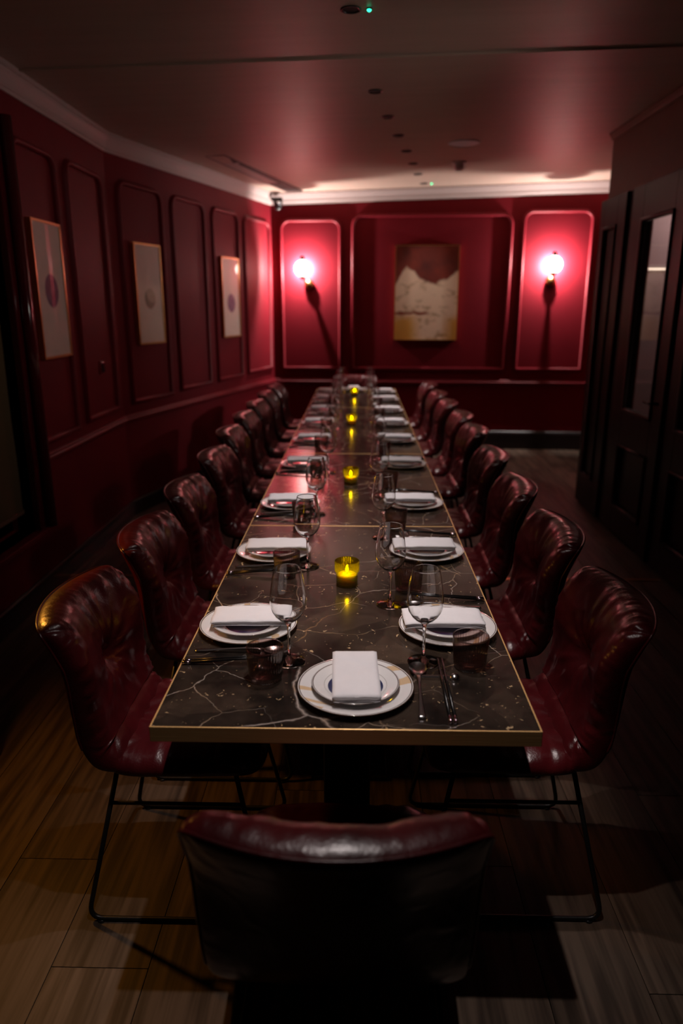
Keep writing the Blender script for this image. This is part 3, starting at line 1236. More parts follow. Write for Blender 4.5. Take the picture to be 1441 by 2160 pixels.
for x, y, lab in ((0.035, 3.42, 'small green indicator lamp on the ceiling before the joint strip'), (0.728, 7.93, 'small green indicator lamp on the ceiling near the back wall')):
    t = thing('indicator_lamp', lab, 'lamp', (x, y, CZ(x) + (0.004 if y < 4.02 else 0)), group='green indicator lamps')
    obj('bezel', MB().lathe([(0.0, -0.001), (0.013, -0.001), (0.012, -0.004), (0.0, -0.004)], 16), 'black_plastic', t)
    obj('lens', MB().lathe([(0.009, -0.003), (0.008, -0.008), (0.004, -0.011), (0.0, -0.012)], 16), 'green_led', t)

# slot diffuser
vdir = Vector((0.24, 0.971)).normalized()
t = thing('air_diffuser', 'long linear air diffuser in the ceiling parallel to the angled red wall', 'diffuser', (-0.915, 7.19, CZ(-0.915)), -math.atan2(vdir.x, vdir.y))
fr = MB()
for x0, x1, y0, y1 in ((-0.088, -0.072, -0.99, 0.99), (0.072, 0.088, -0.99, 0.99), (-0.088, 0.088, -0.99, -0.974), (-0.088, 0.088, 0.974, 0.99)):
    fr.box(x0, x1, y0, y1, -0.008, 0.008)
obj('frame', fr, 'grille_metal', t)
obj('dark_slot', MB().box(-0.072, 0.072, -0.974, -0.64, -0.0035, 0.006), 'black_gap', t)
obj('blank_plate', MB().box(-0.072, 0.030, -0.64, 0.40, -0.006, 0.006), 'cornice_paint', t)
obj('dark_slot', MB().box(0.030, 0.072, -0.60, 0.40, -0.0035, 0.006), 'black_gap', t)
for k in range(9):
    xx = -0.066 + k * 0.0165
    obj('slat', MB().box(xx - 0.005, xx + 0.005, 0.40, 0.974, -0.007, 0.006), 'grille_metal', t)
obj('backing', MB().box(-0.072, 0.072, 0.40, 0.974, -0.003, 0.006), 'black_gap', t)
# speaker plate and smoke detector
t = thing('ceiling_speaker', 'round flat pale speaker grille set in the ceiling', 'speaker', (0.79, 6.06, CZ(0.79)))
obj('grille', MB().lathe([(0.0, -0.009), (0.10, -0.006), (0.115, -0.004), (0.12, 0.002)], 40), 'napkin_cloth', t)
obj('rim', MB().lathe([(0.112, -0.004), (0.116, -0.008), (0.121, -0.005), (0.122, 0.002)], 40), 'white_plastic', t)
t = thing('smoke_detector', 'white smoke detector hanging under the ceiling near the back wall', 'detector', (0.86, 6.84, CZ(0.86)))
obj('base_plate', MB().lathe([(0.0, 0.001), (0.062, 0.001), (0.062, -0.012), (0.055, -0.016), (0.0, -0.016)], 28), 'white_plastic', t)
obj('chamber', MB().lathe([(0.044, -0.016), (0.046, -0.03), (0.042, -0.038)], 28), 'white_plastic', t)
obj('cover', MB().lathe([(0.044, -0.037), (0.046, -0.045), (0.040, -0.062), (0.022, -0.070), (0.0, -0.072)], 28), 'white_plastic', t)
# dome camera in the back corner
cx_, cy_ = -0.862, 8.20
t = thing('dome_camera', 'black dome security camera under the cornice in the back corner', 'camera', (cx_, cy_, 2.645))
obj('bracket', MB().box(-0.07, 0.05, -0.045, 0.03, -0.008, 0.022), 'black_plastic', t, bevel=0.004)
obj('collar', MB().lathe([(0.0, -0.006), (0.048, -0.006), (0.050, -0.03), (0.046, -0.045), (0.0, -0.045)], 24), 'black_plastic', t)
obj('dome', MB().lathe([(0.042, -0.044), (0.041, -0.068), (0.033, -0.088), (0.018, -0.100), (0.0, -0.104)], 24), 'black_plastic', t)
obj('lens', MB().lathe([(0.0, 0.0), (0.016, 0.0), (0.018, 0.008), (0.0, 0.010)], 16, c=(0.012, -0.046, -0.03)), 'white_plastic', t)

# ------------------------------------------------------------------ wall fittings
def sconce(s, zplate, lean, label):
    b = CORN + ub * s
    rot = math.atan2(ub.y, ub.x)
    t = thing('wall_sconce', label, 'sconce', (b.x, b.y, zplate), rot, group='globe sconces on the back wall')
    # local: x along the wall, -y into the room
    pl_ = MB()
    pr = [(0.0, 0.050), (0.022, 0.048), (0.040, 0.039), (0.050, 0.024), (0.054, 0.006), (0.054, 0.0), (0.0, 0.0)]
    pl_.lathe(pr, 28)
    pl_.v = [(v[0], -v[2], v[1]) for v in pl_.v]
    obj('wall_plate', pl_, 'aged_brass', t)
    arm = fillet([(0, -0.012, 0), (0, -0.105, -0.004), (lean, -0.125, 0.07)], 0.03, 6)
    obj('arm', MB().tube(arm, 0.009, 10), 'aged_brass', t)
    gz, gy, R_ = 0.160, -0.125, 0.085
    obj('socket_cup', MB().lathe([(0.0, 0.045), (0.014, 0.045), (0.026, 0.058), (0.034, 0.082), (0.030, 0.086), (0.0, 0.086)], 24, c=(lean, gy, 0)), 'aged_brass', t)
    gl_ = [(R_ * math.sin(a), gz - R_ * math.cos(a)) for a in [0.40 + (PI - 0.40) * i / 22 for i in range(23)]]
    gl_[-1] = (0.0, gz + R_)
    obj('glass_globe', MB().lathe(gl_, 36, c=(lean, gy, 0)), 'globe_glass', t)
    obj('finial', MB().lathe([(0.0, gz + R_ - 0.006), (0.014, gz + R_ - 0.002), (0.026, gz + R_ + 0.010), (0.026, gz + R_ + 0.030), (0.014, gz + R_ + 0.044), (0.0, gz + R_ + 0.047)], 20, c=(lean, gy, 0)), 'dark_steel_cap', t)
    # small mirror disc in front of the bulb: keeps the glare off the room, throws the light at the wall
    rd = MB().lathe([(0.0, 0.002), (0.043, 0.002), (0.043, 0.0), (0.0, 0.0)], 28)
    rd.v = [(v[0] + lean, gy + 0.017 - v[2], v[1] + gz) for v in rd.v]
    obj('reflector_disc', rd, 'steel', t)
    light('sconce_bulb', 'POINT', (lean, gy + 0.042, gz), SCONCE_W, SCONCE_COL, t, shadow_soft_size=0.006)
    return t


sconce(0.405, 1.797, -0.055, 'glowing globe sconce on brass arm between the camera corner and the painting')
sconce(3.005, 1.828, 0.0, 'glowing globe sconce on brass arm in the panel next to the timber doors')


def picture(label, org, U, n, u0, u1, z0, z1, art, depth=0.03):
    c = org + U * ((u0 + u1) / 2)
    w, h = (u1 - u0) / 2, (z1 - z0) / 2
    rot = math.atan2(U.y, U.x)
    # local x along the wall, local -y towards the room
    sgn = -1 if Vector((U.y, -U.x)).dot(n) > 0 else 1
    t = thing('framed_print', label, 'picture', (c.x, c.y, (z0 + z1) / 2), rot, group='prints along the red side wall')
    fr = MB()
    y0, y1 = (-depth, -0.001) if sgn < 0 else (0.001, depth)
    f_ = 0.013
    for a, b, cc, d in ((-w, w, -h, -h + f_), (-w, w, h - f_, h), (-w, -w + f_, -h + f_, h - f_), (w - f_, w, -h + f_, h - f_)):
        fr.box(a, b, y0, y1, cc, d)
    obj('frame', fr, 'gold_frame', t)
    ym = -depth + 0.006 if sgn < 0 else depth - 0.006
    pm = MB().box(-w + f_, w - f_, min(ym, ym * 0.2), max(ym, ym * 0.2), -h + f_, h - f_)
    obj('print', pm, art, t)
    return t


picture('gold framed print with a purple disc, beside the window surround', o_, vL, n_, 4.005, 4.395, 1.288, 2.022, 'print_purple')
picture('gold framed print with a sand disc and dark crescent, in the middle', KINK, ud, nd, 0.245, 0.625, 1.288, 2.025, 'print_sand')
picture('gold framed print with a blue disc, mirroring a lit globe sconce', KINK, ud, nd, 1.72, 2.10, 1.282, 2.012, 'print_blue')

c = CORN + ub * 1.690
t = thing('abstract_painting', 'large abstract canvas of rust, veined cream and ochre on the back wall', 'painting', (c.x, c.y, 1.70), math.atan2(ub.y, ub.x))
obj('canvas', MB().box(-0.338, 0.330, -0.045, -0.002, -0.483, 0.486), 'abstract_canvas', t)
fr = MB()
for a, b, cc, d in ((-0.345, 0.337, -0.490, -0.483), (-0.345, 0.337, 0.486, 0.493), (-0.345, -0.338, -0.483, 0.486), (0.330, 0.337, -0.483, 0.486)):
    fr.box(a, b, -0.050, -0.002, cc, d)
obj('frame', fr, 'gold_frame', t)

t = thing('wall_switch', 'small black rocker switch on the red wall under the mouldings', 'switch', (XL, 4.945, 1.17))
obj('switch_plate', MB().box(0.0, 0.008, -0.042, 0.042, -0.042, 0.042), 'trim_paint', t, bevel=0.002)
obj('rocker', MB().box(0.008, 0.016, -0.020, 0.034, -0.034, 0.034), 'black_plastic', t, bevel=0.002)

# ------------------------------------------------------------------ tables
TX0, TX1 = -0.423, 0.377
TZ = 0.75
SEAMS = [1.283, 2.685, 4.110, 6.080, 7.490]
TLAB = ['marble table with brass edge, front one of the joined row',
        'marble table with brass edge, second of the joined row',
        'marble table with brass edge, third and longest of the joined row',
        'marble table with brass edge, last of the row by the back wall']
for i in range(4):
    ya, yb = SEAMS[i] + (0.0006 if i else 0), SEAMS[i + 1] - 0.0006
    cx_, cy_ = (TX0 + TX1) / 2, (ya + yb) / 2
    hx, hy = (TX1 - TX0) / 2, (yb - ya) / 2
    t = thing('dining_table', TLAB[i], 'table', (cx_, cy_, 0), group='marble tables joined end to end')
    obj('marble_top', MB().box(-hx + 0.004, hx - 0.004, -hy + 0.004, hy - 0.004, TZ - 0.022, TZ), 'marble', t)
    bz = TZ - 0.0345
    for nm, x0, x1, y0, y1 in (('brass_edge', -hx, hx, -hy, -hy + 0.004), ('brass_edge', -hx, hx, hy - 0.004, hy),
                               ('brass_edge', -hx, -hx + 0.004, -hy + 0.004, hy - 0.004), ('brass_edge', hx - 0.004, hx, -hy + 0.004, hy - 0.004)):
        obj(nm, MB().box(x0, x1, y0, y1, bz, TZ + 0.0004), 'brass', t, bevel=0.0012)
    obj('underboard', MB().box(-hx + 0.006, hx - 0.006, -hy + 0.006, hy - 0.006, bz + 0.002, TZ - 0.022), 'black_paint', t)
    for yy in (-hy + 0.36, hy - 0.36):
        obj('pedestal', MB().box(-0.06, 0.06, yy - 0.04, yy + 0.04, 0.016, bz + 0.004), 'black_steel', t, bevel=0.004)
        obj('foot_plate', MB().box(-0.13, 0.13, yy - 0.19, yy + 0.19, 0.0, 0.016), 'black_steel', t, bevel=0.003)

# ------------------------------------------------------------------ chairs
def pad(pts, wfun, tf, tr, nu, nv, curve, disp, nexp=9.0, pa=8.0, pb=9.0):
    """upholstered pad: a profile path (y, z) with half width, front/rear thickness and surface relief; returns mesh builder and rim"""
    path, length = smooth_path(pts, 81)
    tang = []
    for i in range(81):
        d = path[min(80, i + 1)] - path[max(0, i - 1)]
        tang.append(d.normalized())

    def at(s):
        f = min(79.999, max(0, s * 80))
        i = int(f)
        k = f - i
        p = path[i].lerp(path[i + 1], k)
        t_ = tang[i].lerp(tang[i + 1], k).normalized()
        return p, Vector((t_.y, -t_.x))          # normal on the sitter's side

    def samp(n):
        return [math.sin(PI / 2 * (2 * i / (n - 1) - 1) * 0.94) / math.sin(PI / 2 * 0.94) for i in range(n)]

    US, VS = samp(nu), samp(nv)
    front, rear = [], []
    for V in VS:
        for U in US:
            m_ = max(abs(U), abs(V))
            p_ = (abs(U) ** nexp + abs(V) ** nexp) ** (1 / nexp) if m_ > 0 else 1
            k = m_ / p_ if p_ > 0 else 1
            u, v = U * k, V * k
            s = (v + 1) / 2
            c_, nn = at(s)
            e = math.sqrt(max(0, 1 - abs(U) ** pa)) * math.sqrt(max(0, 1 - abs(V) ** pb))
            x_ = u * wfun(s)
            cy = c_.x + curve * u * u * min(1, max(0, (s - 0.1) * 1.5))
            d = tf * e + disp(x_, s * length, u, v, length) * min(1, e * 1.6)
            front.append((x_, cy + nn.x * d, c_.y + nn.y * d))
            d2_ = -tr * e
            rear.append((x_, cy + nn.x * d2_, c_.y + nn.y * d2_))
    mb = MB()
    fs = []
    for j in range(nv - 1):
        for i in range(nu - 1):
            a = j * nu + i
            fs.append((a, a + 1, a + nu + 1, a + nu))
    mb.add(front, fs)
    mb.add(rear, [q[::-1] for q in fs])
    rim = [front[j * nu] for j in range(nv)] + [front[(nv - 1) * nu + i] for i in range(1, nu)] + [front[j * nu + nu - 1] for j in range(nv - 2, -1, -1)]
    return mb, rim


RID = [(0.20, 0.12, 0.011), (0.62, 0.13, 0.008), (1.00, 0.16, 0.012), (1.35, 0.19, 0.013), (1.72, 0.17, 0.012), (2.12, 0.17, 0.012), (2.55, 0.13, 0.009), (2.95, 0.12, 0.011),
       (3.45, 0.11, 0.010), (3.95, 0.12, 0.010), (4.5, 0.12, 0.009), (5.10, 0.12, 0.010), (5.70, 0.11, 0.011)]


def back_relief(x, d, u, v, length):
    cx, cd = 0.0, length * 0.575
    dx, dy = x - cx, d - cd
    r = math.hypot(dx, dy)
    ph = math.atan2(dy, dx) % (2 * PI)
    h = -0.030 * math.exp(-(r / 0.045) ** 2)
    for a, ln, am in RID:
        da = (ph - a + PI) % (2 * PI) - PI
        wdt = 0.16 + 0.02 / (r + 0.03)
        h += am * math.exp(-(da / 0.105) ** 2) * (r / (r + 0.03)) * math.exp(-(r / ln) ** 2)
    # gathers along top and sides
    top = math.exp(-((1 - v) / 0.13) ** 2)
    side = math.exp(-((1 - abs(u)) / 0.20) ** 2)
    nz_ = noise.noise
    h += top * (0.0060 * nz_((x * 42, d * 9, 3.0)) + 0.0048 * nz_((x * 95, d * 14, 7.0)))
    h += side * (0.0055 * nz_((d * 40, u * 3.0, 1.0)) + 0.0045 * nz_((d * 90, u * 4.0, 5.0)))
    # fine creases fanning out from the button
    h += 0.0045 * nz_((ph * 5.5, r * 9, 4.0)) * (r / (r + 0.05)) * math.exp(-(r / 0.22) ** 2)
    h += 0.0065 * noise.noise((x * 9 + 4, d * 9, 0.5)) + 0.0045 * noise.noise((x * 26, d * 12, 2.5))
    # long soft folds running up from the waist
    h += 0.0035 * math.sin(x * 60 + d * 22 + 3 * noise.noise((x * 5, d * 5, 9))) * math.exp(-((v + 0.15) / 0.55) ** 2) * abs(u)
    return h


def seat_relief(x, d, u, v, length):
    side = math.exp(-((1 - abs(u)) / 0.30) ** 2)
    frontg = math.exp(-((1 + v) / 0.16) ** 2)
    h = side * (0.0095 * noise.noise((d * 30, u * 2.5, 4.0)) + 0.0065 * noise.noise((d * 70, u * 3.0, 2.0)))
    h += frontg * 0.006 * noise.noise((x * 45, d * 8, 6.0))
    # radial folds from the crease at the back
    dx, dy = x * 1.0, length - d
    r = math.hypot(dx, dy)
    ph = math.atan2(dy, dx)
    h += 0.009 * math.sin(ph * 9 + 1.2 * noise.noise((r * 9, ph, 0))) * math.exp(-(r / 0.20) ** 2) * (r / (r + 0.05))
    h += 0.005 * noise.noise((x * 8, d * 8, 8.5)) + 0.0025 * noise.noise((x * 24, d * 15, 2.5))
    h -= 0.010 * math.exp(-(r / 0.07) ** 2)
    return h


def make_chair():
    t = thing('dining_chair', '', 'chair', (0, 0, 0), group='burgundy leather chairs around the joined tables')
    seat_pts = [(0.255, 0.453), (0.17, 0.455), (0.05, 0.451), (-0.06, 0.447), (-0.125, 0.451), (-0.155, 0.463)]
    mb, _ = pad(seat_pts, lambda s: 0.228 - 0.008 * s, 0.055, 0.015, 53, 61, 0.0, seat_relief, nexp=7.0, pa=6.0, pb=9.0)
    obj('seat', mb, 'leather', t, weld=0.00005)
    back_pts = [(-0.095, 0.448), (-0.170, 0.468), (-0.215, 0.530), (-0.240, 0.610), (-0.263, 0.703), (-0.294, 0.784), (-0.323, 0.842)]
    mb, rim = pad(back_pts, lambda s: 0.214 + 0.022 * s, 0.076, 0.013, 85, 91, 0.066, back_relief, nexp=18.0)
    bk = obj('backrest', mb, 'leather', t, weld=0.00005)
    k = len(rim)
    keep = rim[int(k * 0.12):int(k * 0.88)]
    keep = [(p[0], p[1] - 0.0015, p[2]) for p in keep]
    obj('piping', MB().tube(keep, 0.0035, 6), 'leather', bk)
    for sx in (-1, 1):
        xb, xt = sx * 0.224, sx * 0.175
        pth = [(xt, -0.125, 0.440), (xb, -0.225, 0.007), (xb, 0.262, 0.007), (xt, 0.175, 0.440)]
        sl = obj('sled_leg', MB().tube(fillet(pth, 0.035, 6), 0.0065, 8), 'black_steel', t)
        k_ = 0.77
        xm = xb + (xt - xb) * k_
        obj('stretcher', MB().tube([(xm, -0.225 + 0.1 * k_, 0.34), (xm, 0.262 - 0.087 * k_, 0.34)], 0.005, 8), 'black_steel', t)
        for yy in (-0.19, 0.225):
            obj('glide', MB().lathe([(0.0, 0.0), (0.011, 0.0), (0.011, 0.005), (0.0, 0.005)], 10, c=(xb, yy, 0)), 'black_plastic', sl)
    for yy in (-0.12, 0.17):
        obj('crossbar', MB().tube([(-0.175, yy, 0.434), (0.175, yy, 0.434)], 0.006, 8), 'black_steel', t)
    return t


chair = make_chair()
CH_L = [(-0.485, 1.757), (-0.478, 2.350), (-0.485, 2.960), (-0.495, 3.650), (-0.535, 4.360), (-0.545, 5.010), (-0.548, 5.650), (-0.548, 6.290), (-0.540, 6.910)]
CH_R = [(0.432, 1.785), (0.440, 2.395), (0.435, 3.020), (0.450, 3.690), (0.478, 4.460), (0.478, 5.070), (0.460, 5.740), (0.452, 6.360), (0.440, 7.080)]
first = [True]


def put_chair(x, y, rz, label):
    o = chair if first[0] else copy_tree(chair)
    first[0] = False
    o.location = (x, y, 0)
    o.rotation_euler = (0, 0, rz)
    o['label'] = label


put_chair(-0.030, 1.142, 0.0, 'burgundy leather chair at the brass-edged table end, seen from behind')
for i, (x, y) in enumerate(CH_L):
    put_chair(x, y, -PI / 2 + random.uniform(-.03, .03) * (i > 1), 'burgundy leather chair, %s from the front on the side of the framed prints' % ORD[i])
for i, (x, y) in enumerate(CH_R):
    put_chair(x, y, PI / 2 + random.uniform(-.03, .03) * (i > 1), 'burgundy leather chair, %s from the front on the side of the timber doors' % ORD[i])
put_chair(-0.035, 7.66, PI, 'burgundy leather chair at the far table end below the painting')

# ------------------------------------------------------------------ place settings
def plate_mesh(R, foot, h, well, name, mat):
    pr = [(0.0, 0.004), (well * 0.94, 0.004), (well, 0.0055), (well + 0.008, 0.010), (R * 0.90, h - 0.002), (R - 0.002, h), (R, h - 0.0012),
          (R - 0.003, h - 0.0035), (well + 0.010, 0.0055), (foot + 0.003, 0.0025), (foot + 0.002, 0.0), (foot - 0.003, 0.0), (foot - 0.004, 0.002), (0.0, 0.002)]
    return MB().lathe(pr, 72).mesh(name, mat)


ME = {}
ME['charger'] = plate_mesh(0.130, 0.080, 0.017, 0.088, 'charger_plate', 'charger_glaze')
ME['side'] = plate_mesh(0.098, 0.055, 0.016, 0.064, 'dinner_plate', 'side_glaze')


def napkin_parts():
    """folded white napkin: three flat folds of cloth with a rolled edge, lying along y"""
    top = MB()
    hw, hl = 0.052, 0.104
    nx, ny = 13, 25

    def layer(z, th, inset, seed, roll):
        vs, fs = [], []
        # closed rounded section swept along y: across x out and back
        sec = []
        for i in range(nx):
            a = i / (nx - 1)
            sec.append((-hw + inset + (2 * hw - 2 * inset) * a, 1))
        for i in range(nx):
            a = i / (nx - 1)
            sec.append((hw - inset - (2 * hw - 2 * inset) * a, -1))
        k = len(sec)
        for j in range(ny):
            y = -hl + inset * 0.6 + (2 * hl - inset) * j / (ny - 1)
            for (x, sg) in sec:
                edge = max(0.0, 1 - (hw - inset - abs(x)) / 0.010)
                t_ = th * math.sqrt(max(0.03, 1 - edge * edge))
                n = 0.0016 * noise.noise((x * 30 + seed, y * 22, 0)) + 0.0012 * noise.noise((x * 9, y * 60, seed))
                sag = -0.004 * max(0, (abs(y) - 0.075) / 0.03) ** 2
                wob = 0.0016 * noise.noise((y * 18, seed, x * 3)) * (1 if abs(x) > 0.03 else 0.3)
                vs.append((x + wob, y + 0.002 * noise.noise((x * 25, seed, 1.0)), z + sg * t_ + (n if sg > 0 else n * 0.4) + sag))
        for j in range(ny - 1):
            for i in range(k):
                i2 = (i + 1) % k
                fs.append((j * k + i, j * k + i2, (j + 1) * k + i2, (j + 1) * k + i))
        fs.append(tuple(range(k)))
        fs.append(tuple((ny - 1) * k + i for i in range(k))[::-1])
        return vs, fs

    lo = MB().add(*layer(0.0028, 0.0026, 0.002, 1.3, 0)).mesh('lower_fold', 'napkin_cloth')
    mi = MB().add(*layer(0.0082, 0.0026, 0.004, 4.1, 0)).mesh('middle_fold', 'napkin_cloth')
    up = MB().add(*layer(0.0138, 0.0030, 0.0, 8.7, 0)).mesh('upper_fold', 'napkin_cloth')
    lab = MB().box(-0.004, 0.005, -0.1055, -0.099, 0.0088, 0.0122).mesh('hem_label', 'napkin_cloth')
    return lo, mi, up, lab


NAP = napkin_parts()

# wine glass: foot and stem of solid glass, thin bowl
FT = [(0.0, 0.0), (0.037, 0.0), (0.0385, 0.0012), (0.037, 0.0024), (0.024, 0.0042), (0.011, 0.0070), (0.0055, 0.012), (0.0042, 0.020)]
ME['foot'] = MB().lathe(FT + [(0.0, 0.020)], 40).mesh('foot', 'solid_glass')
ST = [(0.0, 0.0201), (0.0042, 0.0201), (0.0036, 0.050), (0.0036, 0.078), (0.0044, 0.092), (0.0075, 0.100), (0.0120, 0.1040), (0.0084, 0.1062), (0.0, 0.1068)]
ME['stem'] = MB().lathe(ST, 24).mesh('stem', 'solid_glass')
OUT = [(0.0, 0.1076), (0.0086, 0.1070), (0.0126, 0.1048), (0.022, 0.111), (0.0315, 0.121), (0.039, 0.134), (0.0428, 0.148), (0.0435, 0.160), (0.0420, 0.180), (0.0385, 0.204), (0.0345, 0.226), (0.03225, 0.2368), (0.0319, 0.2386)]
BW = OUT + [(0.03165, 0.2391), (0.0313, 0.2393), (0.03095, 0.2391)] + [(r - 0.0011, z) for r, z in OUT[:4:-1]] + [(0.0295, 0.1215), (0.021, 0.1130), (0.012, 0.1090), (0.0, 0.1086)]
ME['bowl'] = MB().lathe(BW, 48).mesh('bowl', 'clear_glass')


def tumbler_mesh():
    n = 36 * 6
    prof = [(0.0, 0.0), (0.034, 0.0), (0.0365, 0.003), (0.0378, 0.012), (0.0395, 0.035), (0.0412, 0.058), (0.0424, 0.072), (0.0428, 0.078), (0.0420, 0.0795), (0.0412, 0.078),
            (0.0405, 0.070), (0.0392, 0.056), (0.0374, 0.034), (0.0355, 0.014), (0.033, 0.009), (0.0, 0.0085)]

    def rib(a, i):
        if i in (0, 1, 7, 8, 9, 14, 15):
            return 1.0
        return 1.0 + 0.034 * (abs(math.sin(a * 18)) - 0.5)

    return MB().lathe(prof, n, rib=rib).mesh('tumbler', 'smoke_glass')


ME['tumbler'] = tumbler_mesh()
ME['tumbler_rim'] = MB().lathe([(0.0426, 0.0782), (0.0432, 0.0795), (0.0426, 0.0810), (0.0416, 0.0810), (0.0411, 0.0797), (0.0416, 0.0785), (0.0426, 0.0782)], 48).mesh('rim', 'solid_glass')


def spoon_parts():
    b = MB()
    nu_, nv_ = 14, 24
    vs, fs = [], []
    # dish
    for side in (1, -1):
        o = len(vs)
        for i in range(nu_ + 1):
            r = i / nu_
            for k in range(nv_):
                a = 2 * PI * k / nv_
                yy = 0.031 * r * math.sin(a) + 0.083
                xx = 0.0205 * r * math.cos(a) * (1 + 0.12 * math.sin(a))
                zz = -0.0075 * (1 - r * r) + (0 if side > 0 else -0.0012)
                vs.append((xx, yy, zz + 0.0105))
        for i in range(nu_):
            for k in range(nv_):
                k2_ = (k + 1) % nv_
                q = (o + i * nv_ + k, o + i * nv_ + k2_, o + (i + 1) * nv_ + k2_, o + (i + 1) * nv_ + k)
                fs.append(q)
    dish = MB().add(vs, fs).mesh('spoon_bowl', 'steel', fix=True)
    h = MB()
    pts = [(0, 0.055, 0.0105, 0.0075, 0.0012), (0, 0.040, 0.0125, 0.0042, 0.0020), (0, 0.010, 0.0125, 0.0032, 0.0024), (0, -0.04, 0.0085, 0.0042, 0.0022),
           (0, -0.09, 0.0050, 0.0068, 0.0020), (0, -0.112, 0.0040, 0.0080, 0.0020), (0, -0.118, 0.0038, 0.0070, 0.0016)]
    vs, fs = [], []
    for (x, y, z, w, tt) in pts:
        for k in range(12):
            a = 2 * PI * k / 12
            vs.append((x + w * math.cos(a), y, z + tt * math.sin(a)))
    for i in range(len(pts) - 1):
        for k in range(12):
            k2_ = (k + 1) % 12
            fs.append((i * 12 + k, i * 12 + k2_, (i + 1) * 12 + k2_, (i + 1) * 12 + k))
    fs.append(tuple(range(12)))
    fs.append(tuple(72 + k for k in range(12))[::-1])
    handle = MB().add(vs, fs).mesh('spoon_handle', 'steel')
    return dish, handle


SPOON = spoon_parts()
# chopstick along y, tip forward on the rest
def stick(y0, y1, r0, r1, z0, z1, mat, nm):
    return MB().tube([(0, y0, z0), (0, (y0 + y1) / 2, (z0 + z1) / 2), (0, y1, z1)], [r0, (r0 + r1) / 2, r1], 10).mesh(nm, mat)


def zst(y):      # height of the stick's axis: rests on the bar at y = 0.06 and on the table at its thick end
    return 0.0042 + (0.0190 - 0.0042) * (y + 0.128) / (0.06 + 0.128)


ME['stick'] = stick(-0.108, 0.112, 0.0037, 0.0022, zst(-0.108), zst(0.112), 'lacquer', 'shaft')
ME['stick_end'] = stick(-0.130, -0.108, 0.0039, 0.0038, zst(-0.130), zst(-0.108), 'pearl_tip', 'end_cap')


def rest_parts():
    bar = MB().box(-0.052, 0.030, -0.006, 0.006, 0.0, 0.0065)
    bar.box(-0.050, 0.028, -0.003, 0.003, 0.0065, 0.0085)
    bar = bar.mesh('bar', 'steel')
    k = MB()
    # dimpled knob
    n, m_ = 28, 12
    vs, fs = [], []
    for i in range(m_ + 1):
        a = PI / 2 * i / m_
        for j in range(n):
            b_ = 2 * PI * j / n
            d = 1 - 0.05 * (0.5 + 0.5 * math.sin(b_ * 14) * math.sin(a * 16))
            r = 0.0135 * math.cos(a) * d
            vs.append((0.042 + r * math.cos(b_), r * math.sin(b_), 0.0135 * math.sin(a) * d))
    for i in range(m_):
        for j in range(n):
            j2 = (j + 1) % n
            fs.append((i * n + j, i * n + j2, (i + 1) * n + j2, (i + 1) * n + j))
    fs.append(tuple(range(n))[::-1])
    k.add(vs, fs)
    return bar, k.mesh('dimpled_knob', 'steel')


REST = rest_parts()


def put(name, label, cat, group, loc, rz, parts):
    t = thing(name, label, cat, loc, rz, group)
    for me in parts:
        obj(me.name.split('.')[0], me, None, t)
    return t


def single(me, name, label, cat, group, loc, rz):
    o = obj(name, me, None, None, loc, rz)
    return tag(o, label, cat, group)


def setting(px, py, rz, where, wine=(0.168, 0.138), tumb=(0.275, 0.088), jit=0.0):
    c_, s_ = math.cos(rz), math.sin(rz)

    def W(r, f, z=TZ):       # r to the sitter's right, f forward
        return (px + c_ * r - s_ * f, py + s_ * r + c_ * f, z)

    J = lambda a: random.uniform(-a, a) * jit
    z = TZ + 0.0003
    single(ME['charger'], 'charger_plate', 'large white charger plate with gold print, %s' % where, 'plate', 'white charger plates', W(0, 0, z), rz + J(0.5))
    single(ME['side'], 'dinner_plate', 'smaller dark-rimmed plate with navy centre, %s' % where, 'plate', 'dark-rimmed plates with a navy centre', W(J(.003), J(.003), z + 0.0085), rz + J(0.5))
    put('napkin', 'folded white cloth napkin on the plates, %s' % where, 'napkin', 'folded white napkins', W(J(.006), 0.012 + J(.006), z + 0.0262), rz + 0.03 + J(0.06), NAP)
    put('wine_glass', 'clear stemmed wine glass, %s' % where, 'wine glass', 'clear wine glasses', W(wine[0] + J(.012), wine[1] + J(.012), z), 0, [ME['foot'], ME['stem'], ME['bowl']])
    t_ = obj('water_tumbler', ME['tumbler'], None, None, W(tumb[0] + J(.012), tumb[1] + J(.012), z), 0)
    tag(t_, 'ribbed smoke-brown tumbler, %s' % where, 'tumbler', 'ribbed smoke-brown tumblers')
    obj('rim', ME['tumbler_rim'], None, t_)
    put('cutlery_rest', 'steel cutlery rest with a dimpled knob, %s' % where, 'rest', 'steel cutlery rests', W(0.186, 0.058, z), rz, REST)
    put('spoon', 'shiny steel spoon beside the plates, %s' % where, 'spoon', 'steel spoons', W(0.143, 0.006, z), rz - 0.03 + J(0.04), SPOON)
    put('chopstick', 'inner black chopstick of the pair, %s' % where, 'chopstick', 'black chopsticks', W(0.1955, 0.0, z), rz + 0.01, [ME['stick'], ME['stick_end']])
    put('chopstick', 'outer black chopstick of the pair, %s' % where, 'chopstick', 'black chopsticks', W(0.2055, 0.0, z), rz + 0.016, [ME['stick'], ME['stick_end']])


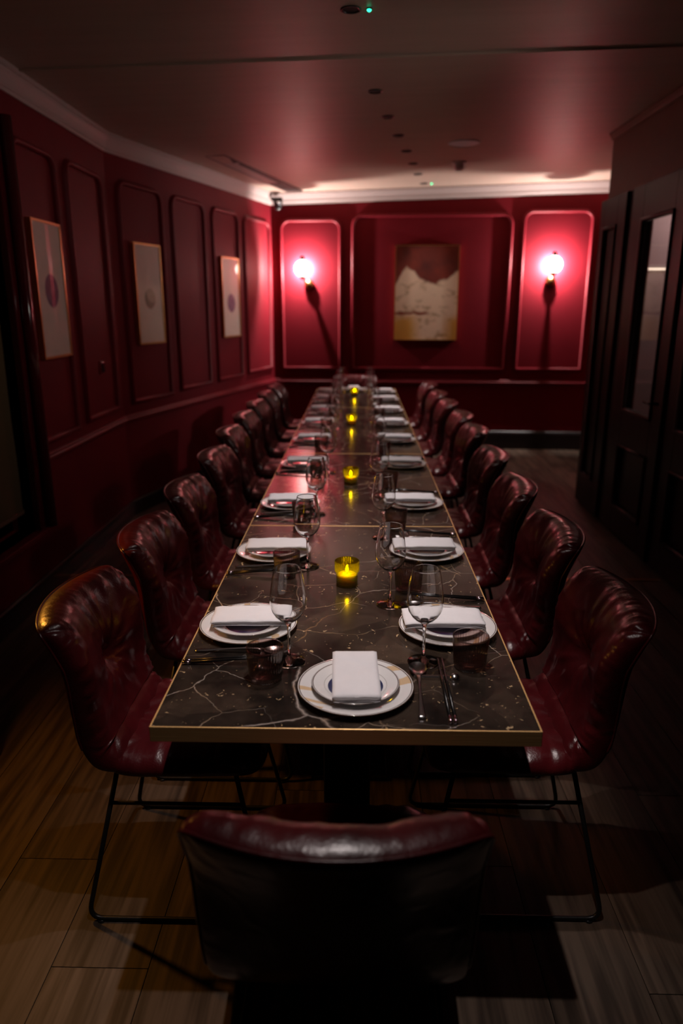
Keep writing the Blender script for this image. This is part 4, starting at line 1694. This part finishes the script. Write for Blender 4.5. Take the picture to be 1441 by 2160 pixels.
setting(-0.002, 1.436, 0.0, 'at the front table end', wine=(0.163, 0.140), tumb=(0.271, 0.119))
PL_L = [1.757, 2.354, 2.985, 3.784, 4.505, 5.175, 5.85, 6.57, 7.13]
PL_R = [1.757, 2.372, 3.000, 3.790, 4.515, 5.170, 5.83, 6.53, 7.13]
WN_L = {0: ((0.186, 0.127), (0.268, 0.079)), 1: ((0.128, 0.122), (0.215, 0.066)), 2: ((0.146, 0.119), (0.24, 0.07))}
WN_R = {0: ((0.164, 0.149), (0.285, 0.087)), 1: ((0.17, 0.145), (0.27, 0.09))}
for i, y in enumerate(PL_L):
    w_, t_ = WN_L.get(i, ((0.165, 0.13), (0.265, 0.08)))
    setting(-0.288, y, -PI / 2, '%s place from the front, prints side' % ORD[i], w_, t_, 1.0 if i > 2 else 0.3)
for i, y in enumerate(PL_R):
    w_, t_ = WN_R.get(i, ((0.165, 0.135), (0.27, 0.085)))
    setting(0.240, y, PI / 2, '%s place from the front, timber-door side' % ORD[i], w_, t_, 1.0 if i > 1 else 0.3)
setting(-0.045, 7.330, PI, 'at the far table end', wine=(0.12, 0.10), tumb=(0.20, 0.06), jit=1.0)

# ------------------------------------------------------------------ votive candles
def votive(x, y, label):
    t = thing('votive_candle', label, 'candle', (x, y, TZ + 0.0003), 0, 'amber votive candles down the table')
    n = 40 * 4
    pr = [(0.0, 0.0), (0.030, 0.0), (0.0325, 0.003), (0.0325, 0.040), (0.0345, 0.044), (0.0375, 0.047), (0.0378, 0.078), (0.0372, 0.0795), (0.0362, 0.078), (0.0358, 0.049), (0.0315, 0.044), (0.0305, 0.040), (0.0300, 0.006), (0.0, 0.006)]

    def rib(a, i):
        return 1.0 + (0.010 * math.cos(a * 40) if i in (2, 3, 5, 6) else 0)

    obj('amber_cup', MB().lathe(pr, n, rib=rib), 'amber_glass', t)
    obj('wax', MB().lathe([(0.0, 0.0062), (0.0285, 0.0062), (0.0285, 0.036), (0.027, 0.0375), (0.020, 0.0365), (0.0, 0.0355)], 28), 'wax', t)
    obj('wick', MB().tube([(0, 0, 0.035), (0.0005, 0, 0.043)], 0.0009, 6), 'lacquer', t)
    obj('flame', MB().lathe([(0.0, 0.042), (0.0030, 0.045), (0.0042, 0.049), (0.0034, 0.055), (0.0016, 0.061), (0.0, 0.065)], 14), 'flame_light', t)


for (x, y), lab in zip([(-0.031, 2.070), (-0.033, 3.372), (-0.046, 5.15), (-0.035, 6.89)],
                       ['lit amber votive candle on the front table', 'lit amber votive candle on the second table',
                        'lit amber votive candle on the third table', 'lit amber votive candle on the last table by the back wall']):
    votive(x, y, lab)
